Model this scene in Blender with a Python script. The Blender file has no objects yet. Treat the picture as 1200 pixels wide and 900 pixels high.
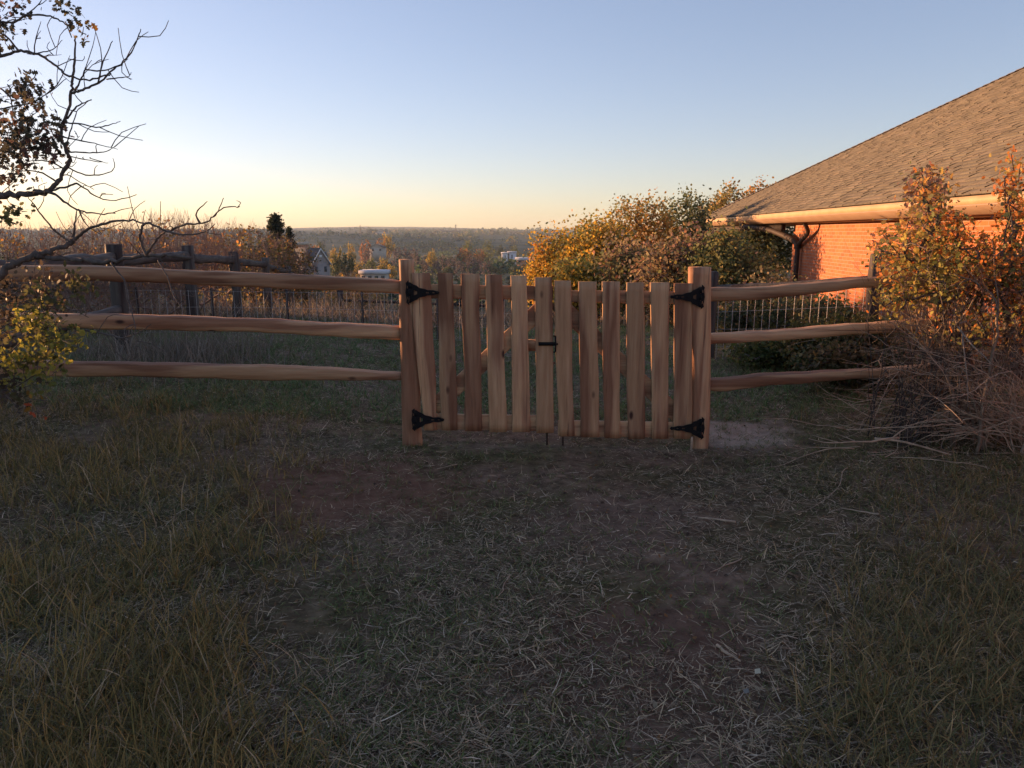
import bpy, math, random
import numpy as np
rng = np.random.default_rng(7); random.seed(7)
S = bpy.context.scene; COL = S.collection
R = math.radians
# ---------------------------------------------------------------- camera
F = 880.0; HOR = 272.0; EYE = 1.6
TH = math.atan((450-HOR)/F)
cd = bpy.data.cameras.new('camera'); cam = bpy.data.objects.new('camera', cd); COL.objects.link(cam)
cd.lens = F/1200*36; cd.sensor_width = 36; cd.clip_start = .05; cd.clip_end = 20000
cam.location = (0,0,EYE); cam.rotation_euler = (math.pi/2-TH,0,0); S.camera = cam
def ray(px,py):
    a=(px-600)/F; b=(450-py)/F
    return np.array([a, math.cos(TH)+b*math.sin(TH), -math.sin(TH)+b*math.cos(TH)])
def P(px,py,Y):
    d=ray(px,py); return np.array([0,0,EYE])+d*(Y/d[1])
def Pz(px,py,z):
    d=ray(px,py); return np.array([0,0,EYE])+d*((z-EYE)/d[2])
# ---------------------------------------------------------------- noise
def vnoise(x,y,seed=0):
    x=np.asarray(x,float); y=np.asarray(y,float)
    xi=np.floor(x).astype(np.int64); yi=np.floor(y).astype(np.int64); xf=x-xi; yf=y-yi
    def h(a,b):
        n=(a*374761393+b*668265263+seed*974634777)&0x7fffffff
        n=((n^(n>>13))*1274126177)&0x7fffffff
        return ((n^(n>>16))&0xffff)/65535.
    u=xf*xf*(3-2*xf); v=yf*yf*(3-2*yf)
    return (h(xi,yi)*(1-u)+h(xi+1,yi)*u)*(1-v)+(h(xi,yi+1)*(1-u)+h(xi+1,yi+1)*u)*v
def fbm(x,y,o=4,seed=0):
    s=0;a=.5
    for i in range(o):
        s=s+a*vnoise(x,y,seed+i*17); x=np.asarray(x)*2.03+3.1; y=np.asarray(y)*2.03+1.7; a*=.5
    return s
def sst(x,a,b):
    t=np.clip((np.asarray(x,float)-a)/(b-a),0,1); return t*t*(3-2*t)
PY=np.array([-80,10,12,14.4,17,20,22,30,60,120,220,300,450,730,1200,1800,2500,3200,3800,4600])
PZ=np.array([0,0,-.04,-.16,-.4,-.8,-1.2,-2.4,-5,-9,-14,-18,-23,-28,-31,-21,-7,4,8,3])
def H(x,y):
    x=np.asarray(x,float); y=np.asarray(y,float)
    z=np.interp(y,PY,PZ)
    side=1-sst(x,2.5,7)*(1-sst(y,30,70))*.85
    side2=1-sst(-x,8,14)*(1-sst(y,35,80))*.75
    z=np.where(y<120,z*side*side2,z)
    r=np.hypot(x,y)
    z=z+np.minimum(.012*x*x,.14)*np.where(np.abs(x)<12,1,1)*(r<200)-.012*x*(np.abs(x)<2.2)-.0264*np.sign(x)*(np.abs(x)>=2.2)*np.clip(1-(np.abs(x)-2.2)/3,0,1)
    # low rise left of the yard, outside the view, that shades it
    q=x*.866-y*.5
    rise=1.8*sst(-q,13,22)*(1-sst(x*.5+y*.866,20,27))*sst(-x,8,13)
    z=z+rise*(r<400)*sst(-x/np.maximum(y,1.5),.78,.98)
    t=-.88*x+.47*y; q2=.47*x+.88*y; tf=np.maximum(900,2.1*q2+150)
    z=z+(96+.046*np.clip(q2,0,2200))*sst(t,tf,tf+420)*sst(q2,650,1050)  # unseen ridge added far left to keep sun off the far valley
    z=z+(fbm(x*.9,y*.9,3,3)-.45)*.10*np.clip(1-r/60,0,1)
    z=z+(fbm(x/330.,y/330.,4,9)-.47)*34*sst(y,600,1900)*(1-.55*sst(y,2300,3200))+(fbm(x/170.,y/500.,3,29)-.45)*16*sst(y,2400,3300)
    z=z+(fbm(x/60.,y/60.,3,19)-.47)*4*sst(y,60,300)
    return z
def G(x,y): return float(H(x,y))
# ---------------------------------------------------------------- mesh builder
class MB:
    def __init__(s): s.V=[];s.F=[];s.C=[];s.M=[];s.n=0
    def add(s,v,f,col=None,mi=0):
        v=np.asarray(v,float).reshape(-1,3); f=np.asarray(f,int); 
        if f.ndim==1: f=f[None]
        s.V.append(v); s.F.append(f+s.n); s.n+=len(v)
        if col is None: col=(1,1,1)
        c=np.asarray(col,float)
        if c.ndim==1: c=np.tile(c,(len(v),1))
        s.C.append(c); s.M.append(np.full(len(f),mi))
    def more(s,f,mi=0,back=0):
        f=np.asarray(f,int)
        if f.ndim==1: f=f[None]
        s.F.append(f+s.n-back); s.M.append(np.full(len(f),mi))
    def build(s,name,mats,parent=None,smooth=False):
        me=bpy.data.meshes.new(name)
        V=np.concatenate(s.V); C=np.concatenate(s.C)
        li=np.concatenate([f.ravel() for f in s.F]); ls=np.concatenate([np.full(len(f),f.shape[1]) for f in s.F])
        me.vertices.add(len(V)); me.vertices.foreach_set('co',V.ravel().astype(np.float32))
        me.loops.add(len(li)); me.loops.foreach_set('vertex_index',li.astype(np.int32))
        me.polygons.add(len(ls)); st=np.concatenate([[0],np.cumsum(ls)[:-1]])
        me.polygons.foreach_set('loop_start',st.astype(np.int32)); me.polygons.foreach_set('loop_total',ls.astype(np.int32))
        if not isinstance(mats,(list,tuple)): mats=[mats]
        for m in mats: me.materials.append(m)
        me.polygons.foreach_set('material_index',np.concatenate(s.M).astype(np.int32))
        if smooth: me.polygons.foreach_set('use_smooth',np.ones(len(ls),bool))
        ca=me.color_attributes.new('Col','FLOAT_COLOR','POINT')
        ca.data.foreach_set('color',np.concatenate([C,np.ones((len(C),1))],1).ravel().astype(np.float32))
        me.update(); me.validate()
        o=bpy.data.objects.new(name,me); COL.objects.link(o)
        if parent is not None: o.parent=parent; o.matrix_parent_inverse=mat_inv(parent)
        return o
def mat_inv(p):
    from mathutils import Matrix
    return Matrix.LocRotScale(p.location,p.rotation_euler,p.scale).inverted()
def box(mb,c,s,rz=0,col=None,mi=0):
    c=np.array(c,float); s=np.array(s,float)/2
    v=np.array([[x,y,z] for x in(-1,1) for y in(-1,1) for z in(-1,1)],float)*s
    ca,sa=math.cos(rz),math.sin(rz)
    v=np.stack([v[:,0]*ca-v[:,1]*sa,v[:,0]*sa+v[:,1]*ca,v[:,2]],1)+c
    mb.add(v,[[0,1,3,2],[4,6,7,5],[0,4,5,1],[2,3,7,6],[0,2,6,4],[1,5,7,3]],col,mi)
def unit(v): v=np.asarray(v,float); return v/(np.linalg.norm(v,axis=-1,keepdims=True)+1e-12)
def segs(mb,A,B,RA,RB,sides=5,col=None,mi=0):
    A=np.asarray(A,float);B=np.asarray(B,float);RA=np.asarray(RA,float);RB=np.asarray(RB,float)
    n=len(A); d=unit(B-A)
    ref=np.where(np.abs(d[:,2:3])<.9,np.array([[0,0,1.]]),np.array([[1.,0,0]]))
    u=unit(np.cross(d,ref)); v=np.cross(d,u)
    t=np.arange(sides)/sides*2*math.pi
    ring=u[:,None]*np.cos(t)[None,:,None]+v[:,None]*np.sin(t)[None,:,None]
    VA=A[:,None]+ring*RA[:,None,None]; VB=B[:,None]+ring*RB[:,None,None]
    V=np.concatenate([VA,VB],1).reshape(-1,3)
    k=np.arange(sides); k2=(k+1)%sides
    f=np.stack([k,k2,k2+sides,k+sides],1)[None]+(np.arange(n)*2*sides)[:,None,None]
    c=None
    if col is not None:
        col=np.asarray(col,float)
        c=np.repeat(col,2*sides,0) if col.ndim==2 else col
    mb.add(V,f.reshape(-1,4),c,mi)
def tube(mb,pts,rad,sides=8,mi=0,cap=True,col=None):
    pts=np.asarray(pts,float); n=len(pts); rad=np.broadcast_to(np.asarray(rad,float),(n,))
    d=unit(np.gradient(pts,axis=0)); ref=np.array([0,0,1.]) if abs(d[0,2])<.9 else np.array([1.,0,0])
    u=unit(np.cross(d[0],ref)); rings=[]
    t=np.arange(sides)/sides*2*math.pi
    for i in range(n):
        u=unit(u-d[i]*np.dot(u,d[i])); v=np.cross(d[i],u)
        rings.append(pts[i]+rad[i]*(np.cos(t)[:,None]*u+np.sin(t)[:,None]*v))
    V=np.concatenate(rings); k=np.arange(sides);k2=(k+1)%sides
    f=(np.stack([k,k2,k2+sides,k+sides],1)[None]+(np.arange(n-1)*sides)[:,None,None]).reshape(-1,4)
    mb.add(V,f,col,mi)
    if cap:
        mb.more(k[::-1],mi,n*sides); mb.more(k+(n-1)*sides,mi,n*sides)
def smoothpath(pts,k=4):
    pts=np.asarray(pts,float); n=len(pts)
    if n<3: 
        t=np.linspace(0,1,k+1)[:,None]; return pts[0]*(1-t)+pts[-1]*t
    out=[]
    for i in range(n-1):
        p0=pts[max(i-1,0)];p1=pts[i];p2=pts[i+1];p3=pts[min(i+2,n-1)]
        for j in range(k):
            t=j/k; out.append(.5*((2*p1)+(-p0+p2)*t+(2*p0-5*p1+4*p2-p3)*t*t+(-p0+3*p1-3*p2+p3)*t**3))
    out.append(pts[-1]); return np.array(out)
# leaf templates
T_DIA=np.array([[0,0],[.32,.45],[0,1],[-.32,.45]])-[0,.5]
T_OAK=np.array([[0,0],[.10,.18],[.30,.28],[.14,.42],[.40,.58],[.18,.68],[.26,.86],[0,1.0],[-.24,.86],[-.18,.68],[-.40,.56],[-.14,.42],[-.28,.27],[-.10,.18]])-[0,.5]
T_HEX=np.array([[0,-.5],[.3,-.25],[.36,.15],[0,.5],[-.34,.2],[-.3,-.2]])
def leaves(mb,C,size,col,tmpl=T_DIA,up=.3,nrm=None,mi=0,bend=.2):
    n=len(C); C=np.asarray(C,float)
    N=rng.normal(size=(n,3)); N[:,2]=np.abs(N[:,2])+up; N=unit(N)
    if nrm is not None: N=unit(nrm+rng.normal(size=(n,3))*.35)
    a=unit(rng.normal(size=(n,3))); U=unit(np.cross(N,a)); W=np.cross(N,U)
    size=np.broadcast_to(size,(n,))
    V=C[:,None]+size[:,None,None]*(tmpl[None,:,0:1]*U[:,None]+tmpl[None,:,1:2]*W[:,None]-bend*(tmpl[None,:,0:1]**2+tmpl[None,:,1:2]**2)*N[:,None])
    k=len(tmpl); f=np.arange(n*k).reshape(n,k)
    mb.add(V.reshape(-1,3),f,np.repeat(np.asarray(col),k,0),mi)
# ---------------------------------------------------------------- wood loft
def loft(mb,p0,p1,w,t,wd,td,nseg=14,wob=.006,ch=.25,wend=None,tend=None,bow=0,seed=0,mi=0,shape='rect',edge=None):
    """board / split rail from p0 to p1: width w along wd, thickness t along td, uneven edges"""
    p0=np.array(p0,float);p1=np.array(p1,float);wd=unit(wd);td=unit(td)
    r=np.random.default_rng(seed)
    L=np.linalg.norm(p1-p0)
    ss=np.linspace(0,1,nseg+1)
    def wig(a,f=3):
        ph=r.uniform(0,6.28,4); am=r.normal(size=4)*np.array([1,.7,.5,.35])
        return a*sum(am[i]*np.sin(ss*L*f*(i+1)*1.3+ph[i]) for i in range(4))*.6
    if edge is None: e=[wig(wob) for _ in range(2)]
    else: e=[wig(wob)+edge[0](ss),wig(wob)+edge[1](ss)]
    tt=[wig(wob*.7) for _ in range(2)]
    W=w+( (wend if wend is not None else w)-w)*ss; T=t+((tend if tend is not None else t)-t)*ss
    off=bow*np.sin(ss*math.pi)
    if shape=='rect':
        c=ch
        prof=[(-.5,-.5+c*.5),(-.5+c*.35,-.5),(0,-.5-.02),(.5-c*.35,-.5),(.5,-.5+c*.5),(.5,.5-c*.5),(.5-c*.35,.5),(0,.5),(-.5+c*.35,.5),(-.5,.5-c*.5)]
    elif shape=='wedge': # flat split face to the front, tilted top, narrower back
        prof=[(-.5,-.35),(-.42,-.5),(0,-.52),(.36,-.48),(.46,-.36),(.5,.1),(.36,.42),(0,.5),(-.3,.42),(-.46,.1)]
    else: # round-ish split post
        prof=[(.5*math.cos(a)*(1+.06*math.sin(3*a+seed)),.5*math.sin(a)) for a in [i*2*math.pi/14+.1 for i in range(14)]]
        prof=[(max(-.5,min(.5,x*1.12)),max(-.44,min(.5,y*1.12))) for x,y in prof]
    prof=np.array(prof); k=len(prof); V=[]
    for i,s in enumerate(ss):
        c=p0+(p1-p0)*s+wd*off[i]
        pw=prof[:,0]*W[i]+np.where(prof[:,0]>0,e[0][i],e[1][i])*np.minimum(1,np.abs(prof[:,0])*2.2)
        pt=prof[:,1]*T[i]+np.where(prof[:,1]>0,tt[0][i],tt[1][i])*.6
        V.append(c+pw[:,None]*wd+pt[:,None]*td)
    V=np.concatenate(V); q=np.arange(k);q2=(q+1)%k
    f=(np.stack([q,q2,q2+k,q+k],1)[None]+(np.arange(nseg)*k)[:,None,None]).reshape(-1,4)
    mb.add(V,f,None,mi); mb.more(q[::-1],mi,len(V)); mb.more(q+nseg*k,mi,len(V))
# ---------------------------------------------------------------- materials
def newmat(name):
    m=bpy.data.materials.new(name); m.use_nodes=True; nt=m.node_tree; nt.nodes.clear()
    out=nt.nodes.new('ShaderNodeOutputMaterial'); b=nt.nodes.new('ShaderNodeBsdfPrincipled')
    nt.links.new(b.outputs[0],out.inputs[0]); return m,nt,b,out
def N(nt,t,**k):
    n=nt.nodes.new(t)
    for a,v in k.items(): setattr(n,a,v)
    return n
def noise(nt,scale,vec=None,detail=5,rough=.6,mapscale=None,coord='Object'):
    tc=N(nt,'ShaderNodeTexCoord'); mp=N(nt,'ShaderNodeMapping')
    if mapscale: mp.inputs['Scale'].default_value=mapscale
    nt.links.new(tc.outputs[coord],mp.inputs[0])
    n=N(nt,'ShaderNodeTexNoise'); n.inputs['Scale'].default_value=scale; n.inputs['Detail'].default_value=detail; n.inputs['Roughness'].default_value=rough
    nt.links.new(mp.outputs[0],n.inputs['Vector']); return n,mp
def ramp(nt,fac,stops):
    r=N(nt,'ShaderNodeValToRGB'); e=r.color_ramp.elements
    while len(e)<len(stops): e.new(.5)
    for i,(p,c) in enumerate(stops): e[i].position=p; e[i].color=(*c,1)
    nt.links.new(fac,r.inputs[0]); return r
def mixc(nt,fac,a,b,mode='MIX'):
    m=N(nt,'ShaderNodeMix',data_type='RGBA',blend_type=mode)
    if isinstance(fac,(int,float)): m.inputs[0].default_value=fac
    else: nt.links.new(fac,m.inputs[0])
    for i,s in ((6,a),(7,b)):
        if isinstance(s,tuple): m.inputs[i].default_value=(*s,1)
        else: nt.links.new(s,m.inputs[i])
    return m.outputs[2]
def bump(nt,b,h,st=.3,dist=.01):
    u=N(nt,'ShaderNodeBump'); u.inputs['Strength'].default_value=st; u.inputs['Distance'].default_value=dist
    nt.links.new(h,u.inputs['Height']); nt.links.new(u.outputs[0],b.inputs['Normal'])
def simple(name,c1,c2,scale=4,rough=.8,bs=.2,bd=.01,mapscale=None,metal=0,spec=.3):
    m,nt,b,o=newmat(name); n,_=noise(nt,scale,mapscale=mapscale)
    r=ramp(nt,n.outputs[0],[(.3,c1),(.7,c2)]); nt.links.new(r.outputs[0],b.inputs['Base Color'])
    b.inputs['Roughness'].default_value=rough; b.inputs['Metallic'].default_value=metal; b.inputs['Specular IOR Level'].default_value=spec
    if bs: bump(nt,b,n.outputs[0],bs,bd)
    return m
def wood(name,axis,dark,mid,light,knots=True):
    m,nt,b,o=newmat(name)
    sc=[14,14,14]; sc[axis]=.9
    oi=N(nt,'ShaderNodeObjectInfo')
    n1,mp=noise(nt,2.2,detail=8,rough=.65,mapscale=sc)
    ml=N(nt,'ShaderNodeMath',operation='MULTIPLY'); ml.inputs[1].default_value=37; nt.links.new(oi.outputs['Random'],ml.inputs[0])
    cb=N(nt,'ShaderNodeCombineXYZ')
    for i in range(3): nt.links.new(ml.outputs[0],cb.inputs[i])
    nt.links.new(cb.outputs[0],mp.inputs['Location'])
    r=ramp(nt,n1.outputs[0],[(.28,dark),(.5,mid),(.72,light)])
    # heartwood / sapwood bands along the grain
    sc2=[5,5,5]; sc2[axis]=.5
    n2,mp2=noise(nt,1.6,detail=2,rough=.5,mapscale=sc2); nt.links.new(cb.outputs[0],mp2.inputs['Location'])
    r2=ramp(nt,n2.outputs[0],[(.44,(.66,.53,.49)),(.49,(1.0,.93,.88)),(.56,(1.22,1.2,1.08))])
    c=mixc(nt,1.0,r.outputs[0],r2.outputs[0],'MULTIPLY')
    sc4=[26,26,26]; sc4[axis]=.55
    n4,mp4=noise(nt,2.0,detail=4,rough=.55,mapscale=sc4); nt.links.new(cb.outputs[0],mp4.inputs['Location'])
    r4=ramp(nt,n4.outputs[0],[(.63,(0,0,0)),(.69,(.6,.6,.6))]); c=mixc(nt,r4.outputs[0],c,(.07,.035,.025))
    # per board tone
    mr=N(nt,'ShaderNodeMapRange'); mr.inputs[3].default_value=.72; mr.inputs[4].default_value=1.12; nt.links.new(oi.outputs['Random'],mr.inputs[0])
    cc=N(nt,'ShaderNodeCombineColor'); 
    for i in range(3): nt.links.new(mr.outputs[0],cc.inputs[i])
    c=mixc(nt,1.0,c,cc.outputs[0],'MULTIPLY')
    if knots:
        sc3=[5,5,5]; sc3[axis]=2.2
        tc=N(nt,'ShaderNodeTexCoord'); mp3=N(nt,'ShaderNodeMapping'); mp3.inputs['Scale'].default_value=sc3
        nt.links.new(tc.outputs['Object'],mp3.inputs[0]); nt.links.new(cb.outputs[0],mp3.inputs['Location'])
        v=N(nt,'ShaderNodeTexVoronoi'); v.inputs['Scale'].default_value=1; nt.links.new(mp3.outputs[0],v.inputs['Vector'])
        k=ramp(nt,v.outputs['Distance'],[(.045,(1,1,1)),(.10,(0,0,0))])
        c=mixc(nt,k.outputs[0],c,(.055,.025,.018))
    nt.links.new(c,b.inputs['Base Color']); b.inputs['Roughness'].default_value=.75; b.inputs['Specular IOR Level'].default_value=.25
    sm=N(nt,'ShaderNodeMath',operation='SUBTRACT'); nt.links.new(n1.outputs[0],sm.inputs[0]); nt.links.new(r4.outputs[0],sm.inputs[1]); bump(nt,b,sm.outputs[0],.6,.006)
    return m
def leafmat(name,trans=.35,rough=.6):
    m,nt,b,o=newmat(name); a=N(nt,'ShaderNodeAttribute',attribute_name='Col')
    nt.links.new(a.outputs['Color'],b.inputs['Base Color']); b.inputs['Roughness'].default_value=rough; b.inputs['Specular IOR Level'].default_value=.25
    if trans:
        t=N(nt,'ShaderNodeBsdfTranslucent'); nt.links.new(a.outputs['Color'],t.inputs[0])
        mx=N(nt,'ShaderNodeMixShader'); mx.inputs[0].default_value=trans
        nt.links.new(b.outputs[0],mx.inputs[1]); nt.links.new(t.outputs[0],mx.inputs[2]); nt.links.new(mx.outputs[0],o.inputs[0])
    return m
M={}
M['cedar_v']=wood('cedar_upright',2,(.29,.165,.10),(.42,.255,.155),(.52,.35,.225))
M['cedar_h']=wood('cedar_rail',0,(.29,.165,.10),(.42,.255,.155),(.52,.35,.225))
M['old_v']=wood('weathered_post',2,(.05,.045,.045),(.09,.08,.078),(.13,.12,.11),False)
M['old_h']=wood('weathered_rail',1,(.05,.045,.045),(.09,.08,.078),(.13,.12,.11),False)
M['iron']=simple('black_iron',(.008,.008,.009),(.014,.014,.015),30,.75,.1,.001,spec=.15)
M['rod']=simple('rusty_rod',(.06,.045,.038),(.12,.09,.075),40,.7,.2,.001)
M['wire']=simple('galvanised_wire',(.35,.34,.33),(.5,.48,.46),30,.5,0,metal=.3)
M['pipe']=simple('dark_pipe',(.03,.022,.02),(.06,.04,.035),12,.7,.1)
M['leaf']=leafmat('leaf',.45); M['blade']=leafmat('grass_blade',.25,.7)
M['bark']=simple('grey_bark',(.06,.048,.043),(.15,.125,.11),30,.95,.6,.005,mapscale=(1,1,.4))
M['bark_g']=simple('grey_stem',(.13,.095,.07),(.28,.21,.15),25,.9,.4,.004)
M['bark_d']=simple('dark_bark',(.035,.03,.028),(.09,.075,.068),25,.9,.6,.005)
M['twig']=simple('dry_twig',(.26,.19,.13),(.52,.40,.28),18,.85,.4,.003)
M['shingle']=None
def ground_mat():
    m,nt,b,o=newmat('yard_ground')
    n1,_=noise(nt,.9,detail=6); n2,_=noise(nt,9,detail=8,rough=.7); n3,_=noise(nt,60,detail=6,rough=.7)
    dirt=ramp(nt,n2.outputs[0],[(.3,(.075,.05,.036)),(.52,(.22,.15,.105)),(.72,(.36,.26,.185))])
    grass=ramp(nt,n2.outputs[0],[(.3,(.04,.034,.018)),(.52,(.12,.10,.05)),(.72,(.24,.195,.11))])
    f=ramp(nt,n1.outputs[0],[(.42,(0,0,0)),(.58,(1,1,1))])
    near=mixc(nt,f.outputs[0],dirt.outputs[0],grass.outputs[0])
    tp=N(nt,'ShaderNodeTexCoord')
    wn=N(nt,'ShaderNodeVectorMath',operation='ADD'); nw,_=noise(nt,2.5,detail=5); sc_=N(nt,'ShaderNodeVectorMath',operation='SCALE'); sc_.inputs['Scale'].default_value=.9
    nt.links.new(nw.outputs['Color'],sc_.inputs[0]); nt.links.new(tp.outputs['Object'],wn.inputs[0]); nt.links.new(sc_.outputs[0],wn.inputs[1])
    for (cx,cy,rad_,dk,lt) in ((-1.0,4.5,.8,(.13,.065,.042),(.27,.15,.10)),(1.85,5.9,.5,(.33,.25,.19),(.5,.41,.33)),(.55,2.6,.55,(.11,.062,.042),(.22,.14,.10)),(.5,3.9,.5,(.14,.09,.065),(.26,.18,.13))):
        ds=N(nt,'ShaderNodeVectorMath',operation='DISTANCE'); nt.links.new(wn.outputs[0],ds.inputs[0]); ds.inputs[1].default_value=(cx+.45,cy+.45,.45)
        ml=N(nt,'ShaderNodeMapRange',interpolation_type='SMOOTHSTEP'); ml.inputs[1].default_value=rad_*.55; ml.inputs[2].default_value=rad_*1.15; ml.inputs[3].default_value=.9; ml.inputs[4].default_value=0; nt.links.new(ds.outputs['Value'],ml.inputs[0])
        near=mixc(nt,ml.outputs[0],near,ramp(nt,n2.outputs[0],[(.3,dk),(.7,lt)]).outputs[0])
    # valley ground
    tc=N(nt,'ShaderNodeTexCoord'); mp=N(nt,'ShaderNodeMapping'); mp.inputs['Scale'].default_value=(.0028,.006,.0); nt.links.new(tc.outputs['Object'],mp.inputs[0])
    nv=N(nt,'ShaderNodeTexNoise'); nv.inputs['Scale'].default_value=1; nv.inputs['Detail'].default_value=7; nt.links.new(mp.outputs[0],nv.inputs['Vector'])
    far=ramp(nt,nv.outputs[0],[(.34,(.025,.038,.022)),(.47,(.05,.06,.033)),(.56,(.13,.12,.07)),(.63,(.05,.065,.035))])
    sx=N(nt,'ShaderNodeSeparateXYZ'); nt.links.new(tc.outputs['Object'],sx.inputs[0])
    mr=N(nt,'ShaderNodeMapRange'); mr.inputs[1].default_value=25; mr.inputs[2].default_value=80; nt.links.new(sx.outputs[1],mr.inputs[0])
    c=mixc(nt,mr.outputs[0],near,far.outputs[0])
    nt.links.new(c,b.inputs['Base Color']); b.inputs['Roughness'].default_value=.95; b.inputs['Specular IOR Level'].default_value=.1
    ad=N(nt,'ShaderNodeMath',operation='ADD'); nt.links.new(n2.outputs[0],ad.inputs[0]); nt.links.new(n3.outputs[0],ad.inputs[1])
    bump(nt,b,ad.outputs[0],.8,.02)
    return m
M['ground']=ground_mat()
# ---------------------------------------------------------------- tagging
def tag(o,label=None,cat=None,group=None,kind=None):
    if label: o['label']=label
    if cat: o['category']=cat
    if group: o['group']=group
    if kind: o['kind']=kind
    return o
def empty(name,loc=(0,0,0),rz=0):
    e=bpy.data.objects.new(name,None); COL.objects.link(e); e.location=tuple(float(v) for v in loc); e.rotation_euler=(0,0,rz); e.empty_display_size=.2; return e
def dup(root,loc,rz=0,sc=1,label=None,group=None):
    r=root.copy(); COL.objects.link(r); r.location=tuple(float(v) for v in loc); r.rotation_euler=(0,0,rz)
    r.scale=(sc,sc,sc) if np.isscalar(sc) else sc
    if label: r['label']=label
    if group: r['group']=group
    for ch in list(root.children):
        c=ch.copy(); COL.objects.link(c); c.parent=r
    return r
# ================================================================ GROUND
def axis(lim0,lim1,s0,a,b,gr):
    mid=np.arange(a,b+1e-6,s0); out=[mid]
    v=b; st=s0; l=[]
    while v<lim1: st*=gr; v+=st; l.append(v)
    out.append(np.array(l)); v=a; st=s0; l=[]
    while v>lim0: st*=gr; v-=st; l.append(v)
    return np.concatenate([np.array(l[::-1]),mid,out[1]])
xs=axis(-4800,4800,.08,-7,8,1.045); ys=axis(-60,4700,.08,1,13,1.04)
X,Y=np.meshgrid(xs,ys); Z=H(X,Y)
Z=Z+np.where(np.hypot(X,Y)<25,(fbm(X*2.6,Y*2.6,2,41)-.4)*.045,0)
nx,ny=len(xs),len(ys); idx=np.arange(nx*ny).reshape(ny,nx)
gm=MB(); gm.add(np.stack([X,Y,Z],-1).reshape(-1,3),np.stack([idx[:-1,:-1],idx[:-1,1:],idx[1:,1:],idx[1:,:-1]],-1).reshape(-1,4))
tag(gm.build('ground',M['ground'],smooth=True),kind='structure')
# ---- blades
def blades(name,mb_mat,n,region,length,col,lay,width=.0028,dens=None,label=None,cat=None,seg=3,clump=0,lean=.5):
    """curved grass blades; lay 0 upright .. 1 flat"""
    xy=region(n); 
    if dens is not None:
        keep=rng.random(len(xy))<dens(xy[:,0],xy[:,1]); xy=xy[keep]
    if clump:
        xy=np.repeat(xy,clump,0)+rng.normal(size=(len(xy)*clump,2))*.016
    n=len(xy); z=H(xy[:,0],xy[:,1])+(fbm(xy[:,0]*2.6,xy[:,1]*2.6,2,41)-.4)*.045
    L=length[0]+(length[1]-length[0])*rng.random(n)**1.6
    az=rng.uniform(0,2*math.pi,n); ly=np.clip(lay+rng.normal(size=n)*.18,0,1.02)
    e0=(1-ly)*(math.pi/2)*.95+.03
    V=[]; p=np.stack([xy[:,0],xy[:,1],z-.002],1); p[:,2]+=rng.random(n)*.022*(ly>.6)
    dirh=np.stack([np.cos(az),np.sin(az)],1); el=e0.copy(); side=np.stack([-np.sin(az),np.cos(az),np.zeros(n)],1)
    w=width*(.6+.8*rng.random(n))
    curve=(rng.random(n)*.9+.1)*lean*(1-ly)+rng.normal(size=n)*.06; yaw=rng.normal(size=n)*.45
    pts=[p]
    for i in range(seg):
        el=el-curve; az=az+yaw*.5
        el=np.maximum(el,np.where(pts[-1][:,2]-z<.01,.02,-.8))
        d=np.stack([np.cos(az)*np.cos(el),np.sin(az)*np.cos(el),np.sin(el)],1)
        pts.append(pts[-1]+d*(L/seg)[:,None])
    for i,q in enumerate(pts):
        ww=w*(1-.75*(i/seg)**1.5)
        up=np.zeros((n,3)); up[:,2]=ww*.5*(rng.random(n)-.5)*2
        V.append(q-side*ww[:,None]-up); V.append(q+side*ww[:,None]+up)
    V=np.stack(V,1); k=2*(seg+1)
    f=np.stack([np.array([2*i,2*i+1,2*i+3,2*i+2]) for i in range(seg)])[None]+(np.arange(n)*k)[:,None,None]
    c=col(xy,n); mb=MB(); mb.add(V.reshape(-1,3),f.reshape(-1,4),np.repeat(c,k,0))
    return tag(mb.build(name,mb_mat),label,cat,kind='stuff')
def pal(cols,w=None,jit=.18):
    cols=np.array(cols)
    def f(xy,n):
        c=cols[rng.choice(len(cols),n,p=w)]
        return np.clip(c*(1+rng.normal(size=(n,1))*jit),.004,1)
    return f
def wedge(y0,y1,half=.80,pw=1.0):
    def f(n):
        t=rng.random(n); y=y0*(y1/y0)**t if pw==1 else (y0**(1-pw)+t*(y1**(1-pw)-y0**(1-pw)))**(1/(1-pw))
        x=(rng.random(n)*2-1)*(half*y+.6)
        return np.stack([x,y],1)
    return f
pathx=lambda y: .35+.04*y
def d_litter(x,y):
    n=fbm(x*1.3,y*1.3,4,5); g=lambda cx,cy,r: np.exp(-(((x-cx)**2+((y-cy)*1.3)**2)/r**2)); p=.55*np.exp(-((x-pathx(y))/.5)**2)+.75*g(-1.0,4.5,.7)+.8*g(1.85,5.9,.45)
    return np.clip((.38+2.4*(n-.36))*(1-p),.07,1)
STRAW=[(.58,.45,.28),(.42,.33,.22),(.31,.24,.165),(.68,.57,.42),(.20,.145,.095)]
blades('dry_straw',M['blade'],330000,wedge(1.4,13,pw=.45),(.02,.12),pal(STRAW+[(.12,.12,.055),(.07,.05,.035)],[.18,.22,.20,.04,.13,.14,.09]),.95,.0018,d_litter,'flattened grey straw and cut grass littering the yard','straw')
def d_green(x,y):
    n=fbm(x*.9+4,y*.9,4,8); g=np.clip((n-.40)*6,0,1)
    far=sst(y,7,9)
    path=np.exp(-((x-pathx(y))/1.0)**2)*(1-far)
    return np.clip(g*(1-.8*path)+.75*far,0.05,1)
GREEN=[(.10,.14,.045),(.14,.18,.06),(.19,.20,.075),(.25,.21,.08),(.32,.27,.16)]
blades('short_grass',M['blade'],42000,wedge(1.4,15,pw=1.2),(.025,.075),pal(GREEN,[.3,.28,.2,.12,.1]),.55,.0021,d_green,'short dull green grass in patches across the yard','grass',clump=5)
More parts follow.
